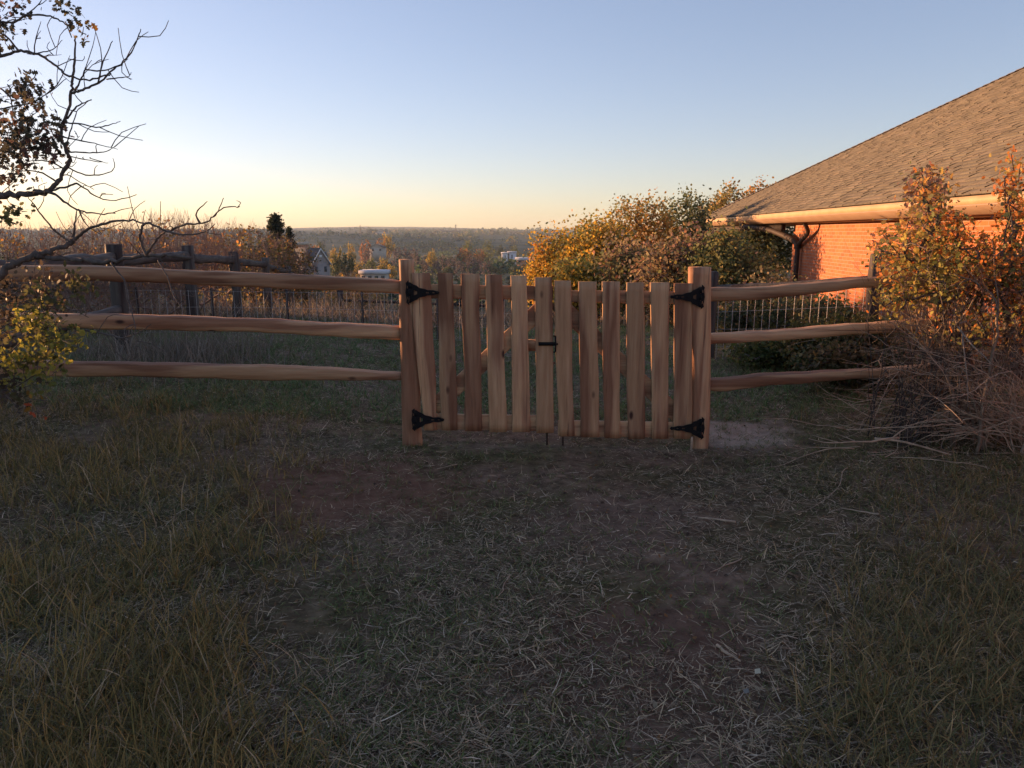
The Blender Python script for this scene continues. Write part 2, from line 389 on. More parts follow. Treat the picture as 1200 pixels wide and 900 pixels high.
MEAD=[(.09,.17,.055),(.13,.20,.065),(.17,.21,.085),(.22,.22,.10)]
def reg_mead(n):
    y=rng.uniform(6.2,13.5,n); x=rng.uniform(-.82,.82,n)*y; return np.stack([x,y],1)
blades('meadow_grass',M['blade'],22000,reg_mead,(.04,.13),pal(MEAD),.4,.0034,lambda x,y: np.clip(.25+1.2*fbm(x*.8,y*.8,3,77),0,1),'green meadow grass behind the gate','grass',clump=6)
def d_tallL(x,y):
    e=sst(-x/y,.18,.50)*(1-sst(y,6.5,8.5)); n=fbm(x*1.6,y*1.6,3,12)
    return e*np.clip((n-.25)*3,0,1)
def d_tallR(x,y):
    e=sst(x/y,.36,.58)*(1-sst(y,6.8,8.5)); n=fbm(x*1.6,y*1.6,3,15)
    return e*np.clip((n-.25)*3,0,1)
TAN=[(.38,.25,.085),(.27,.205,.07),(.18,.16,.055),(.44,.33,.2),(.12,.11,.045)]
blades('tall_dry_grass',M['blade'],42000,wedge(1.6,9,.9),(.05,.22),pal(TAN,[.25,.25,.22,.1,.18]),.25,.0022,d_tallL,'tall yellow brown grass at the left of the yard','grass',seg=4,clump=5,lean=.35)
blades('tall_meadow_grass',M['blade'],30000,wedge(1.6,9,.9),(.05,.18),pal([(.32,.22,.085),(.20,.17,.07),(.14,.14,.055),(.40,.29,.14)],[.25,.3,.33,.12]),.3,.0022,d_tallR,'tall green and brown grass under the brush at right','grass',seg=4,clump=5,lean=.4)
# dead weeds behind the left fence
def reg_weed(n):
    c=rng.normal(size=(n,2))*[.55,.5]+np.array([-3.6,8.2]); c2=rng.normal(size=(n,2))*[.7,.4]+np.array([-4.3,8.8])
    return np.where(rng.random((n,1))<.5,c,c2)
blades('dead_weeds',M['blade'],700,reg_weed,(.2,.55),pal([(.30,.26,.21),(.2,.17,.13),(.14,.12,.09)]),.15,.003,None,'pale dead weeds standing behind the left fence','weeds',seg=4,clump=3,lean=.25)
def reg_far(n):
    y=rng.uniform(12.5,46,n); x=rng.uniform(-.75,.25,n)*y; return np.stack([x,y],1)
blades('field_scrub',M['blade'],26000,reg_far,(.12,.6),pal([(.36,.26,.19),(.24,.17,.13),(.42,.33,.2),(.12,.11,.07)]),.35,.007,lambda x,y: np.clip((fbm(x*.5,y*.5,3,31)-.3)*4,0,1),'pinkish dry scrub grass sloping away beyond the pipe fence','scrub grass',seg=3,clump=2,lean=.2)
def litter_bits(n=14000):
    xy=wedge(1.4,11)(n); z=H(xy[:,0],xy[:,1])+(fbm(xy[:,0]*2.6,xy[:,1]*2.6,2,41)-.4)*.045+.004+rng.random(n)*.012
    c=np.array([(.22,.14,.08),(.33,.24,.15),(.12,.08,.055),(.40,.33,.22),(.08,.055,.04),(.28,.15,.06)])[rng.integers(0,6,n)]
    mb=MB(); leaves(mb,np.stack([xy[:,0],xy[:,1],z],1),.006+.022*rng.random(n)**2.5,c,T_HEX,up=1.2,bend=.6)
    tag(mb.build('leaf_litter',M['leaf']),'small brown leaf scraps and crumbs scattered over the yard','leaf litter',kind='stuff')
litter_bits()
# individual sticks
def stick(px,py,px2,py2,r,name='stick',label=''):
    a=Pz(px,py,.03); b=Pz(px2,py2,.03); a[2]=G(a[0],a[1])+r+.012; b[2]=G(b[0],b[1])+r+.012
    n=7; t=np.linspace(0,1,n)[:,None]; p=a*(1-t)+b*t; p[1:-1,:2]+=rng.normal(size=(n-2,2))*np.linalg.norm(b-a)*.014
    p[:,2]=[max(q,G(x,y)+r) for x,y,q in p]
    mb=MB(); tube(mb,smoothpath(p,3),np.linspace(r,r*.4,(n-1)*3+1),6); o=mb.build(name,M['twig'],smooth=True)
    tag(o,label,'stick')
for a in [(535,543,512,548,.005,'short pale stick lying on the ground in front of the left gate leaf'),
          (862,612,812,604,.008,'pale stick lying right of the bare path'),
          (560,745,574,795,.004,'thin bent stalk lying in the grass below the gate centre'),
          (870,655,832,672,.004,'thin arched stalk on the right of the bare path'),
          (598,672,582,700,.0035,'forked pale stalk in the middle of the bare path'),
          (1030,605,985,597,.005,'long thin straw stem beside the right tall grass'),
          (840,755,868,775,.007,'pale split stick near the bottom right corner'),
          (1022,790,1040,830,.005,'pale leaning stalk at the bottom right among short grass')]:
    stick(*a[:5],label=a[5])
mb=MB(); p=Pz(887,795,.02); p[2]=G(p[0],p[1])+.03
mb.add([p+[-.012,-.01,0],p+[.008,-.014,.004],p+[.013,.012,.008],p+[-.006,.014,.003]],[[0,1,2,3]],(.72,.68,.5))
tag(mb.build('fallen_leaf',M['leaf']),'small whitish fallen leaf in the dark grass at bottom right','leaf')
mb=MB(); p=Pz(874,817,.02); p[2]=G(p[0],p[1])+.03
mb.add([p+[-.008,-.01,0],p+[.008,-.008,.004],p+[.010,.010,.008],p+[-.010,.008,.003]],[[0,1,2,3]],(.3,.3,.27))
tag(mb.build('fallen_leaf',M['leaf']),'grey fallen leaf just below left of the whitish leaf','leaf')
# ================================================================ GATE + NEAR FENCE
GY=5.5; PM=lambda px,py,dy=0: P(px,py,GY+dy)
XD=(1,0,0); YD=(0,1,0); ZD=(0,0,1)
def board(root,name,tl,tr,ty,bl,br,by,dy,th=.022,seed=0,wob=.004,mat='cedar_v',edge=None,bow=0,ch=.25,shape='rect',nseg=18):
    mb=MB(); a=PM((bl+br)/2,by,dy); b=PM((tl+tr)/2,ty,dy)
    loft(mb,a,b,(br-bl)/160,th,XD,YD,nseg,wob,ch,wend=(tr-tl)/160,seed=seed,edge=edge,bow=bow,shape=shape)
    return mb.build(name,M[mat],root)
def curve_plate(name,splines,org,mat,parent,thick=.003,flip=1):
    cu=bpy.data.curves.new(name,'CURVE'); cu.dimensions='2D'; cu.fill_mode='BOTH'; cu.extrude=thick/2; cu.bevel_depth=.0008
    for s in splines:
        sp=cu.splines.new('POLY'); sp.points.add(len(s)-1); sp.use_cyclic_u=True
        for i,(u,v) in enumerate(s): sp.points[i].co=(u*flip,v,0,1)
    o=bpy.data.objects.new(name,cu); me=bpy.data.meshes.new_from_object(o); bpy.data.objects.remove(o); 
    me.materials.clear(); me.materials.append(mat)
    co=np.zeros(len(me.vertices)*3); me.vertices.foreach_get('co',co); co=co.reshape(-1,3)
    co=np.stack([co[:,0],-co[:,2],co[:,1]],1)+np.asarray(org); me.vertices.foreach_set('co',co.ravel()); me.update()
    m=bpy.data.objects.new(name,me); COL.objects.link(m); m.parent=parent; m.matrix_parent_inverse=mat_inv(parent); return m
def join(o,mb):
    import bmesh
    t=mb.build('tmp',M['iron']); bm=bmesh.new(); bm.from_mesh(o.data); bm.from_mesh(t.data); bm.to_mesh(o.data); bm.free(); bpy.data.objects.remove(t)
def hinge(root,px,py,flip,L=.235):
    org=PM(px,py,-.055)
    strap=[[(.004,.074),(.03,.058),(.052,.05),(.07,.034),(.11,.026),(.13,.017),(.17,.018),(.20,.010),(L-.01,.012),(L,0),(L-.01,-.012),(.20,-.010),(.17,-.018),(.13,-.017),(.11,-.026),(.07,-.034),(.052,-.05),(.03,-.058),(.004,-.074)],
      [(.118,.006),(.14,.005),(.14,-.005),(.118,-.006)],[(.165,.004),(.18,.003),(.18,-.003),(.165,-.004)],[(.03,.02),(.055,.01),(.055,-.01),(.03,-.02)]]
    h=curve_plate('hinge',strap,org,M['iron'],root,.004,flip)
    mb=MB()
    for z in (-.05,0,.05): tube(mb,[org+[0,-.004,z-.024],org+[0,-.004,z+.024]],.007,8)
    mb.build('hinge_knuckle',M['iron'],h)
    pl=curve_plate('hinge_plate',[[(-.006,.088),(-.026,.07),(-.022,.05),(-.03,.0),(-.022,-.05),(-.026,-.07),(-.006,-.088)],[(-.011,.05),(-.017,.05),(-.02,.03),(-.011,.03)],[(-.011,-.05),(-.017,-.05),(-.02,-.03),(-.011,-.03)]],org,M['iron'],h,.004,flip)
    mb=MB()
    for u,v in ((.02,.045),(.02,-.045),(.095,0),(.153,.0),(.2,0)):
        p=org+[u*flip,0,v]; tube(mb,[p+[0,.003,0],p+[0,-.006,0]],[.007,.005],8)
    join(h,mb)
    return h
def rail_px(root,pts,dy,th,seed,nseg=10,name='rail',tilt=0):
    """split rail: pts (px, ytop, ybot)"""
    mb=MB(); r=np.random.default_rng(seed); V=[]; 
    px=np.array([p[0] for p in pts],float); xs_=np.linspace(px[0],px[-1],nseg*4)
    yt=np.interp(xs_,px,[p[1] for p in pts]); yb=np.interp(xs_,px,[p[2] for p in pts])
    ph=r.uniform(0,6,6); 
    yt=yt+.4*np.sin(xs_*.022+ph[0])+.35*np.sin(xs_*.07+ph[1])+.3*np.sin(xs_*.16+ph[4]); yb=yb+.6*np.sin(xs_*.019+ph[2])+.4*np.sin(xs_*.06+ph[3])+.3*np.sin(xs_*.13+ph[5])
    for i,x in enumerate(xs_):
        t=PM(x,yt[i],dy); b=PM(x,yb[i],dy); h=t[2]-b[2]
        D=th*(1+.12*math.sin(x*.03+ph[1]))
        prof=[(0,.02*0+h*.12),(-.0,h*.5),(.002,h*.88),(.010,h*.90),(D*.5,h*.95),(D*.92,h*.93),(D,h*.7),(D*.8,h*.2),(D*.35,0-.004),(.02,0)]
        V.append([b+[0,p[0],p[1]] for p in prof])
    k=10; V=np.array(V).reshape(-1,3); q=np.arange(k); q2=(q+1)%k; n=len(xs_)
    f=(np.stack([q,q2,q2+k,q+k],1)[None]+(np.arange(n-1)*k)[:,None,None]).reshape(-1,4)
    mb.add(V,f); mb.more(q[::-1],0,len(V)); mb.more(q+(n-1)*k,0,len(V))
    return mb.build(name,M['cedar_h'],root)
# left split rail fence
lf=empty('split_rail_fence',(PM(480,520)[0],GY,G(-.75,GY)))
tag(lf,'new cedar rail fence with wire mesh left of the gate, ending in the hinge post','fence')
board(lf,'post',468,485,304,472,496,526,.04,.13,seed=3,wob=.006,shape='round',nseg=24)
board(lf,'post',-48,-26,292,-42,-18,500,.06,.12,seed=4,wob=.008,shape='round',nseg=24)
rail_px(lf,[(-40,312,330),(30,310,329),(120,311,329),(250,317,335),(400,324,340),(470,328,344)],.02,.12,1)
rail_px(lf,[(-40,366,382),(60,367,384),(200,370,387),(330,374,391),(380,379,395),(469,382,398)],.02,.11,2)
rail_px(lf,[(-30,420,440),(70,424,442),(200,426,443),(330,429,446),(473,438,447)],.02,.11,6)
# right split rail fence
rf=empty('split_rail_fence',(PM(822,528)[0],GY,G(1.4,GY)))
tag(rf,'new cedar rail fence with wire mesh right of the gate, running into the orange shrub','fence')
board(rf,'post',806,833,313,811,830,536,.03,.14,seed=9,wob=.007,shape='round',nseg=24)
board(rf,'post',1092,1110,306,1086,1103,470,.14,.13,seed=10,wob=.006,shape='round',nseg=20)
rail_px(rf,[(826,337,353),(900,335,350),(1000,327,339),(1096,320,334)],.04,.11,11)
rail_px(rf,[(826,391,404),(900,388,401),(1000,380,392),(1096,374,387)],.06,.11,12)
rail_px(rf,[(826,444,456),(850,444,459),(900,439,453),(1000,434,446),(1092,429,440)],.04,.11,13)
def near_mesh(root,pts,dy=.16):
    mb=MB(); x0,x1=pts[0][0],pts[-1][0]; a=PM(x0,350,dy)[0]; b=PM(x1,350,dy)[0]; n=int((b-a)/.05); X_=np.linspace(a,b,n)
    pxs=np.linspace(x0,x1,n); zt=np.array([PM(p,np.interp(p,[q[0] for q in pts],[q[1] for q in pts]),dy)[2] for p in pxs]); zb=np.array([G(x,GY+dy)+.04 for x in X_])
    A=np.stack([X_,np.full(n,GY+dy),zb],1); B=np.stack([X_,np.full(n,GY+dy),zt],1); B[:,0]+=rng.normal(size=n)*.004; segs(mb,A,B,np.full(n,.0017),np.full(n,.0017),4)
    zz=zt.copy(); 
    for k in range(11):
        q=A.copy(); q[:,2]=zt-.02-k*.1; segs(mb,q[:-1],q[1:],np.full(n-1,.0011),np.full(n-1,.0011),4)
    mb.build('wire_mesh',M['wire'],root)
# gate leaves
def gate_leaf(label,name,pk,side):
    xm=PM(500 if side<0 else 800,505); root=empty(name,(xm[0],GY,xm[2])); tag(root,label,'gate','two leaves of the double picket gate')
    for i,(tl,tr,ty,bl,br,by,ed,bo) in enumerate(pk):
        board(root,'picket',tl,tr,ty,bl,br,by,-.02,.022,seed=20+i+(50 if side>0 else 0),wob=.0035,edge=ed,bow=bo)
    return root
z0=lambda s:0*s
def bulge(a,c,w): return lambda s:a*np.exp(-((s-c)/w)**2)
PL=[(483.5,504,320,497,511,504,(bulge(.012,.35,.3),bulge(-.02,.6,.35)),0),
    (512.5,530,320,517,536,504,(bulge(.008,.3,.2),z0),0),
    (541,561,321,544,565,505,(bulge(.006,.5,.3),bulge(.004,.4,.2)),0),
    (569,588,322,573,593,506,(bulge(.008,.2,.2),bulge(-.006,.5,.2)),.003),
    (598.5,617,323,600,622,506,(z0,z0),0),
    (627,646,325,628,649,507,(bulge(.006,.6,.3),z0),0)]
PR=[(649.5,669,329,655,673,511,(z0,bulge(-.004,.5,.3)),0),
    (678,699,330,680,702,512,(bulge(.005,.3,.2),z0),0),
    (705.5,726,330,708,727,513,(bulge(.005,.7,.2),z0),-.003),
    (734,755,331,735,756,514,(z0,z0),0),
    (762,784,331,764,783,514,(z0,z0),0),
    (790,811,332,789,811,514,(z0,z0),0)]
gl=gate_leaf('left leaf of the cedar picket gate, with the black latch bar','gate_leaf',PL,-1)
gr=gate_leaf('right leaf of the cedar picket gate, its outer picket beside the round-topped post','gate_leaf',PR,1)
def cross(root,x0,x1,yt0,yb0,yt1,yb1,seed,name='cross_rail',dy=.012):
    mb=MB(); a=PM(x0,(yt0+yb0)/2,dy); b=PM(x1,(yt1+yb1)/2,dy)
    loft(mb,a,b,(yb0-yt0)/160,.032,ZD,YD,10,.002,.2,seed=seed); return mb.build(name,M['cedar_h'],root)
cross(gl,486,648,333,349,336,351,31); cross(gl,498,649,484,503,487,505,32); cross(gr,650,810,340,354,342,356,33); cross(gr,654,811,492,511,495,513,34)
def brace(root,x0,y0,x1,y1,wpx,seed):
    mb=MB(); a=PM(x0,y0,.014); b=PM(x1,y1,.014); d=unit(b-a); wd=np.array([-d[2],0,d[0]])
    loft(mb,a,b,wpx/160,.03,wd,YD,14,.002,.2,seed=seed); return mb.build('diagonal_brace',M['cedar_h'],root)
brace(gl,508,478,645,352,19,41); brace(gr,652,354,800,492,19,42)
# latch block behind + latch
mb=MB(); box(mb,PM(631,404.5,.012),(.20,.03,.085)); mb.build('latch_rail',M['cedar_h'],gl)
lt=MB(); a=PM(631,403,-.042); b=PM(652,403,-.042)
box(lt,(a+b)/2,(b[0]-a[0],.006,.026)); o=lt.build('latch',M['iron'],gl)
l2=MB(); tube(l2,[a+[.01,-.008,.0],b+[.012,-.008,0]],.006,8); c=PM(651,403,-.055); tube(l2,[c+[0,0,-.055],c+[0,0,.055]],.0055,8)
for s in(-1,1): tube(l2,smoothpath([c+[0,0,.052*s],c+[-.004,-.006,.058*s],c+[-.014,-.012,.06*s]],3),.006,8)
l2.build('latch_bolt',M['iron'],o)
for root,px,y1,y2,nm in ((gl,641,470,527,'drop_rod'),(gr,659.5,470,526,'drop_rod')):
    mb=MB(); a=PM(px,y2,.04); b=PM(px,y1-40,.04); tube(mb,[a,b],.008,8); tube(mb,smoothpath([b,b+[0,0,.02],b+[.03,-.0,.03],b+[.06,0,.03]],4),.008,8); mb.build(nm,M['rod'],root)
hinge(gl,480,343,1,.215); hinge(gl,487,492,1,.215)
hinge(gr,821,348,-1,.22); hinge(gr,821,502,-1,.23)
# pale stake at foot of right post
mb=MB(); a=PM(810,530,-.04); b=PM(811,512,-.04); loft(mb,a,b,.016,.016,XD,YD,6,.001,.2,seed=77)
tag(mb.build('survey_stake',M['twig']),'thin pale wooden stake standing against the foot of the right gate post','stake')
# soil mounds at posts
# ================================================================ OLD WIRE FENCE (left, running away)
def wire_panel(mb,A,B,zt0,zt1,zb0,zb1,sp=.10,hs=(0,.2,.45,.7,.95,1)):
    A=np.array(A);B=np.array(B); L=np.linalg.norm(B-A); n=int(L/sp); t=np.arange(n+1)/n
    p=A+(B-A)*t[:,None]; zt=zt0+(zt1-zt0)*t; zb=zb0+(zb1-zb0)*t
    a=np.column_stack([p,zb]); b=np.column_stack([p,zt]); rr=np.full(n+1,.0034)
    segs(mb,a,b,rr,rr,4)
    for h in hs:
        a_=np.array([[*A,zb0+(zt0-zb0)*h]]); b_=np.array([[*B,zb1+(zt1-zb1)*h]]); segs(mb,a_,b_,[.0018],[.0018],4)
of=empty('old_rail_fence',(-4.7,9,G(-4.7,9))); tag(of,'old dark weathered rail fence running away behind the left cedar rails','fence')
op=[(-4.42,6.3),(-4.7,9),(-4.98,11.7),(-5.27,14.4),(-5.55,17.1),(-5.84,19.8),(-6.1,22.3)]
ztop=[1.48,1.46,1.40,1.24,1.04,.72,.4]
for i,(x,y) in enumerate(op):
    mb=MB(); g=G(x,y)-.1
    loft(mb,(x,y,g),(x,y,ztop[i]),.17,.15,XD,YD,12,.01,.3,seed=60+i,shape='round'); mb.build('post',M['old_v'],of)
for i in range(len(op)-1):
    A=np.array([*op[i],ztop[i]-.19]);B=np.array([*op[i+1],ztop[i+1]-.19])
    for j,dz in enumerate((0,-.62) if i==0 else (0,)):
        mb=MB(); loft(mb,A+[0,0,dz],B+[0,0,dz+.03],.13,.10,ZD,XD,10,.012,.3,seed=80+i*3+j,shape='round'); mb.build('rail',M['old_h'],of)
    continue
    mb=MB(); wire_panel(mb,np.array(op[i])+[.07,-.0],np.array(op[i+1])+[.07,0],ztop[i]-.15,ztop[i+1]-.15,G(*op[i])+.03,G(*op[i+1])+.03); mb.build('wire_mesh',M['wire'],of)
wm=empty('wire_mesh_fence',(-3.2,11.0,G(-3.2,11))); tag(wm,'wire mesh fence across the meadow behind the left cedar rails','fence')
qa=P(70,338,11.0); qb=P(600,345,11.0); mb=MB(); nn=6
for i in range(nn):
    a=qa+(qb-qa)*i/nn; b=qa+(qb-qa)*(i+1)/nn; wire_panel(mb,a[:2],b[:2],a[2],b[2],G(a[0],a[1])+.02,G(b[0],b[1])+.02,.10,(.02,.3,.6,.98))
mb.build('wire_mesh',M['wire'],wm)
for i in range(0,nn+1):
    a=qa+(qb-qa)*i/nn; mb=MB(); tube(mb,[(a[0],a[1]+.02,G(a[0],a[1])-.1),(a[0],a[1]+.02,a[2]+.03)],.018,6); mb.build('post',M['pipe'],wm)
# pipe fence from the corner to the right
pf=empty('pipe_fence',(*P(398,380,19)[:2],G(P(398,380,19)[0],19))); tag(pf,'dark three-bar pipe fence beyond the meadow, seen between the pickets','fence')
c0=P(398,338,19.0); c1=P(600,350,19.0)
for px,yt in ((398,336),(500,345),(590,350)):
    p=P(px,yt,19.0); mb=MB(); tube(mb,[(p[0],p[1],G(p[0],19)-.1),p],.075 if px==398 else .045,8); mb.build('post',M['pipe'],pf)
for y0,y1 in ((352,359),(366,374),(380,389)):
    mb=MB(); tube(mb,[P(398,y0,19),P(590,y1,19)],.032,8); mb.build('bar',M['pipe'],pf)
#mb=MB(); q0=P(400,340,18.95);q1=P(590,350,18.95); wire_panel(mb,q0[:2],q1[:2],q0[2],q1[2],G(q0[0],19),G(q1[0],19)); mb.build('wire_mesh',M['wire'],pf)
# old fence at right
orf=empty('old_rail_fence',(3.0,8.6,G(3,8.6))); tag(orf,'old dark post and rail fence between right cedar rails and brick house','fence')
pr=[P(836,318,9.2),P(1028,297,8.0),P(1210,280,7.2)]
for i,p in enumerate(pr):
    mb=MB(); loft(mb,(p[0],p[1],G(p[0],p[1])-.1),p,.11,.11,XD,YD,10,.006,.3,seed=130+i); mb.build('post',M['old_v'],orf)
for i in range(2):
    a,b=pr[i],pr[i+1]; mb=MB(); wire_panel(mb,a[:2],b[:2],a[2]-.25,b[2]-.25,G(a[0],a[1]),G(b[0],b[1]),.09); mb.build('wire_mesh',M['wire'],orf)
    mb=MB(); loft(mb,a-[0,0,.22],b-[0,0,.28],.09,.07,ZD,YD,10,.008,.3,seed=140+i,shape='round'); mb.build('rail',M['old_h'],orf)
# ================================================================ HOUSE
def shingle_mat():
    m,nt,b,o=newmat('roof_shingles'); tc=N(nt,'ShaderNodeTexCoord')
    a=N(nt,'ShaderNodeAttribute',attribute_name='Col')
    n,_=noise(nt,1.2,detail=6); n2,_=noise(nt,60,detail=3)
    r=ramp(nt,n.outputs[0],[(.3,(.85,.85,.85)),(.7,(1.15,1.12,1.08))]); r2=ramp(nt,n2.outputs[0],[(.3,(.75,.75,.75)),(.7,(1.25,1.25,1.25))])
    c=mixc(nt,1.,a.outputs['Color'],r.outputs[0],'MULTIPLY'); c=mixc(nt,1.,c,r2.outputs[0],'MULTIPLY')
    nt.links.new(c,b.inputs['Base Color']); b.inputs['Roughness'].default_value=.95; b.inputs['Specular IOR Level'].default_value=.1
    bump(nt,b,n2.outputs[0],.4,.004); return m
def brick_mat():
    m,nt,b,o=newmat('red_brick'); uv=N(nt,'ShaderNodeUVMap',uv_map='UVMap')
    br=N(nt,'ShaderNodeTexBrick'); br.inputs['Scale'].default_value=1; br.inputs['Brick Width'].default_value=.21; br.inputs['Row Height'].default_value=.07; br.inputs['Mortar Size'].default_value=.006
    br.inputs['Color1'].default_value=(.36,.10,.036,1); br.inputs['Color2'].default_value=(.46,.15,.055,1); br.inputs['Mortar'].default_value=(.3,.22,.17,1)
    nt.links.new(uv.outputs[0],br.inputs['Vector']); n,_=noise(nt,3)
    r=ramp(nt,n.outputs[0],[(.3,(.85,.85,.85)),(.7,(1.12,1.1,1.1))]); c=mixc(nt,1.,br.outputs['Color'],r.outputs[0],'MULTIPLY')
    nt.links.new(c,b.inputs['Base Color']); b.inputs['Roughness'].default_value=.9; bump(nt,b,br.outputs['Fac'],-.5,.006); return m
M['shingle']=shingle_mat(); M['brick']=brick_mat()
M['fascia']=simple('painted_fascia',(.36,.25,.14),(.46,.33,.19),3,.6,.1)
M['gutter']=simple('brown_gutter',(.26,.17,.11),(.32,.22,.15),3,.6,.05)
M['soffit']=simple('soffit',(.28,.26,.18),(.34,.31,.22),4,.8,.1)
M['downspout']=simple('dark_downspout',(.03,.02,.016),(.05,.034,.026),6,.65,.05)
M['hip']=simple('hip_cap',(.10,.09,.085),(.16,.14,.13),8,.95,.4,.01)
hz=EYE+.45
C1=Pz(820,257,hz); C2=Pz(1200,222,hz)
e=unit(np.array([C2[0]-C1[0],C2[1]-C1[1],0]))      # along the eave, towards the camera
inw=np.array([-e[1],e[0],0]); 
if inw[0]<0: inw=-inw
PITCH=.538; up=unit(inw+np.array([0,0,PITCH])); slopeL=7.5*math.hypot(1,PITCH)
LEN=32.0
hs=empty('brick_house',(*(C1+e*10+inw*4)[:2],-.1)); tag(hs,'low red brick house with a wide brown shingle hip roof behind the orange shrub','house')
roofn=unit(np.cross(e,up)); 
if roofn[2]<0: roofn=-roofn
# shingles: overlapping courses as real thin slabs, each course made of individual tabs
mb=MB(); ch_=.14; nr=int(slopeL/ch_); r=np.random.default_rng(5)
for i in range(nr):
    s0=i*ch_; run=s0/math.hypot(1,PITCH)     # horizontal inward run
    L0=run; L1=LEN-run
    xs_=[L0-.02]; 
    while xs_[-1]<L1: xs_.append(xs_[-1]+r.choice([.16,.2,.25,.33]))
    xs_=np.array(xs_); n=len(xs_)-1
    base=C1+up*s0
    A=base+e*xs_[:-1,None]; B=base+e*(xs_[1:,None]-.006)
    th=(.014+r.choice([0,.006,.012],n))[:,None]*roofn; dz=(r.random(n)*.012)[:,None]*up
    # clip at the hip: pull top edge in
    run2=(s0+ch_+.03)/math.hypot(1,PITCH)
    A2=base+up*(ch_+.03)+e*np.maximum(xs_[:-1],run2-.02)[:,None]; B2=base+up*(ch_+.03)+e*np.maximum(xs_[1:]-.006,run2-.02)[:,None]
    v=np.stack([A-dz,B-dz,A+th-dz,B+th-dz,A2+roofn*.004,B2+roofn*.004],1)
    col=np.array([(.122,.112,.092),(.134,.124,.102),(.112,.102,.085),(.142,.126,.104)])[r.integers(0,4,n)]*(1+r.normal(size=(n,1))*.05)
    f=np.array([[2,3,5,4],[0,1,3,2]])[None]+(np.arange(n)*6)[:,None,None]
    mb.add(v.reshape(-1,3),f.reshape(-1,4),np.repeat(col,6,0))
roof=mb.build('roof',M['shingle'],hs)
# deck + other faces of the hip roof (house body 14 m deep)
mb=MB(); W2=15.0; o1=C1-[0,0,.01]; o2=C1+e*LEN-[0,0,.01]; o3=o2+inw*W2; o4=o1+inw*W2
rz_=np.array([0,0,W2/2*PITCH]); r1=C1+e*W2/2+inw*W2/2+rz_-[0,0,.012]; r2=C1+e*(LEN-W2/2)+inw*W2/2+rz_-[0,0,.012]
mb.add([o1,o2,o3,o4,r1,r2],[[0,1,5,4],[2,3,4,5]],(.15,.13,.11)); mb.more([[1,2,5],[3,0,4]],0,6)
mb.build('roof_deck',M['shingle'],roof)
mb=MB()
for k in range(0,56):     # hip caps
    s=k*.19; hd=unit(e+inw+np.array([0,0,PITCH])); p=C1+hd*s; q=C1+hd*(s+.23); sd=unit(np.cross(hd,[0,0,1]))
    if s*hd@inw>W2/2: break
    for sg in(-1,1):
        w=.12; dn=np.array([0,0,-.05])
        mb.add([p+[0,0,.055],q+[0,0,.035],q+sd*sg*w+dn+[0,0,.035],p+sd*sg*w+dn+[0,0,.055],p+[0,0,.03],p+sd*sg*w+dn+[0,0,.03]],[[0,1,2,3],[0,3,5,4]])
mb.build('hip_cap',M['hip'],roof)
def along(mb,prof,L0,L1,org=C1):
    """extrude (inward, z) profile along the eave"""
    a=[org+e*L0+inw*u+np.array([0,0,z]) for u,z in prof]; b=[org+e*L1+inw*u+np.array([0,0,z]) for u,z in prof]; k=len(prof)
    q=np.arange(k);q2=(q+1)%k; mb.add(a+b,np.stack([q,q2,q2+k,q+k],1)); mb.more(q[::-1],0,2*k); mb.more(q+k,0,2*k)
mb=MB(); along(mb,[(.0,-.02),(.0,-.12),(.03,-.12),(.03,-.02)],0,LEN); mb.build('fascia',M['fascia'],hs)
mb=MB(); along(mb,[(-.015,-.12),(-.02,-.125),(-.02,-.14),(.15,-.235),(.18,-.25),(.18,-.12)],-.12,LEN); mb.build('gutter',M['gutter'],hs)
# far side (short) fascia
mb=MB(); mb.add([C1+[0,0,-.02],C1+inw*W2+[0,0,-.02],C1+inw*W2+[0,0,-.25],C1+[0,0,-.25]],[[0,1,2,3]]); mb.build('fascia',M['fascia'],hs)
OV=.7
mb=MB(); a=C1+[0,0,-.257]; mb.add([a+inw*.19,a+inw*.19+e*LEN,a+e*LEN+inw*W2,a+inw*W2],[[0,1,2,3]]); mb.build('soffit',M['soffit'],hs)
# wall: begins where px=928
def wall_t(px,off):
    d=ray(px,300)[:2]; A=np.array([[e[0],-d[0]],[e[1],-d[1]]]); b=-(C1[:2]+inw[:2]*off); return np.linalg.solve(A,b)[0]
tw=wall_t(928,OV); wz0=-.4; wz1=hz-.259
def wallquad(p,q,z0,z1,name,th=.2):
    me=bpy.data.meshes.new(name); d=unit(np.array(q)-np.array(p)); L=np.linalg.norm(np.array(q)-np.array(p))
    v=[(*p[:2],z0),(*q[:2],z0),(*q[:2],z1),(*p[:2],z1)]; me.from_pydata([tuple(map(float,x)) for x in v],[],[(0,1,2,3)])
    uv=me.uv_layers.new(name='UVMap'); 
    for i,c in enumerate([(0,z0),(L,z0),(L,z1),(0,z1)]): uv.data[i].uv=c
    me.materials.append(M['brick']); return me
w0=C1+e*tw+inw*OV; w1=C1+e*(LEN-.7)+inw*OV; w2=w1+inw*(W2-2*OV); w3=w0+inw*(W2-2*OV)
import bmesh
bm=bmesh.new()
uvl=bm.loops.layers.uv.new('UVMap')
for p,q in ((w0,w1),(w1,w2),(w2,w3),(w3,w0)):
    L=float(np.linalg.norm((q-p)[:2])); vs=[bm.verts.new((*map(float,c[:2]),z)) for c,z in ((p,wz0),(q,wz0),(q,wz1),(p,wz1))]
    f=bm.faces.new(vs)
    for l,c in zip(f.loops,[(0,wz0),(L,wz0),(L,wz1),(0,wz1)]): l[uvl].uv=c
me=bpy.data.meshes.new('wall'); bm.to_mesh(me); bm.free(); me.materials.append(M['brick'])
o=bpy.data.objects.new('wall',me); COL.objects.link(o); o.parent=hs; o.matrix_parent_inverse=mat_inv(hs)
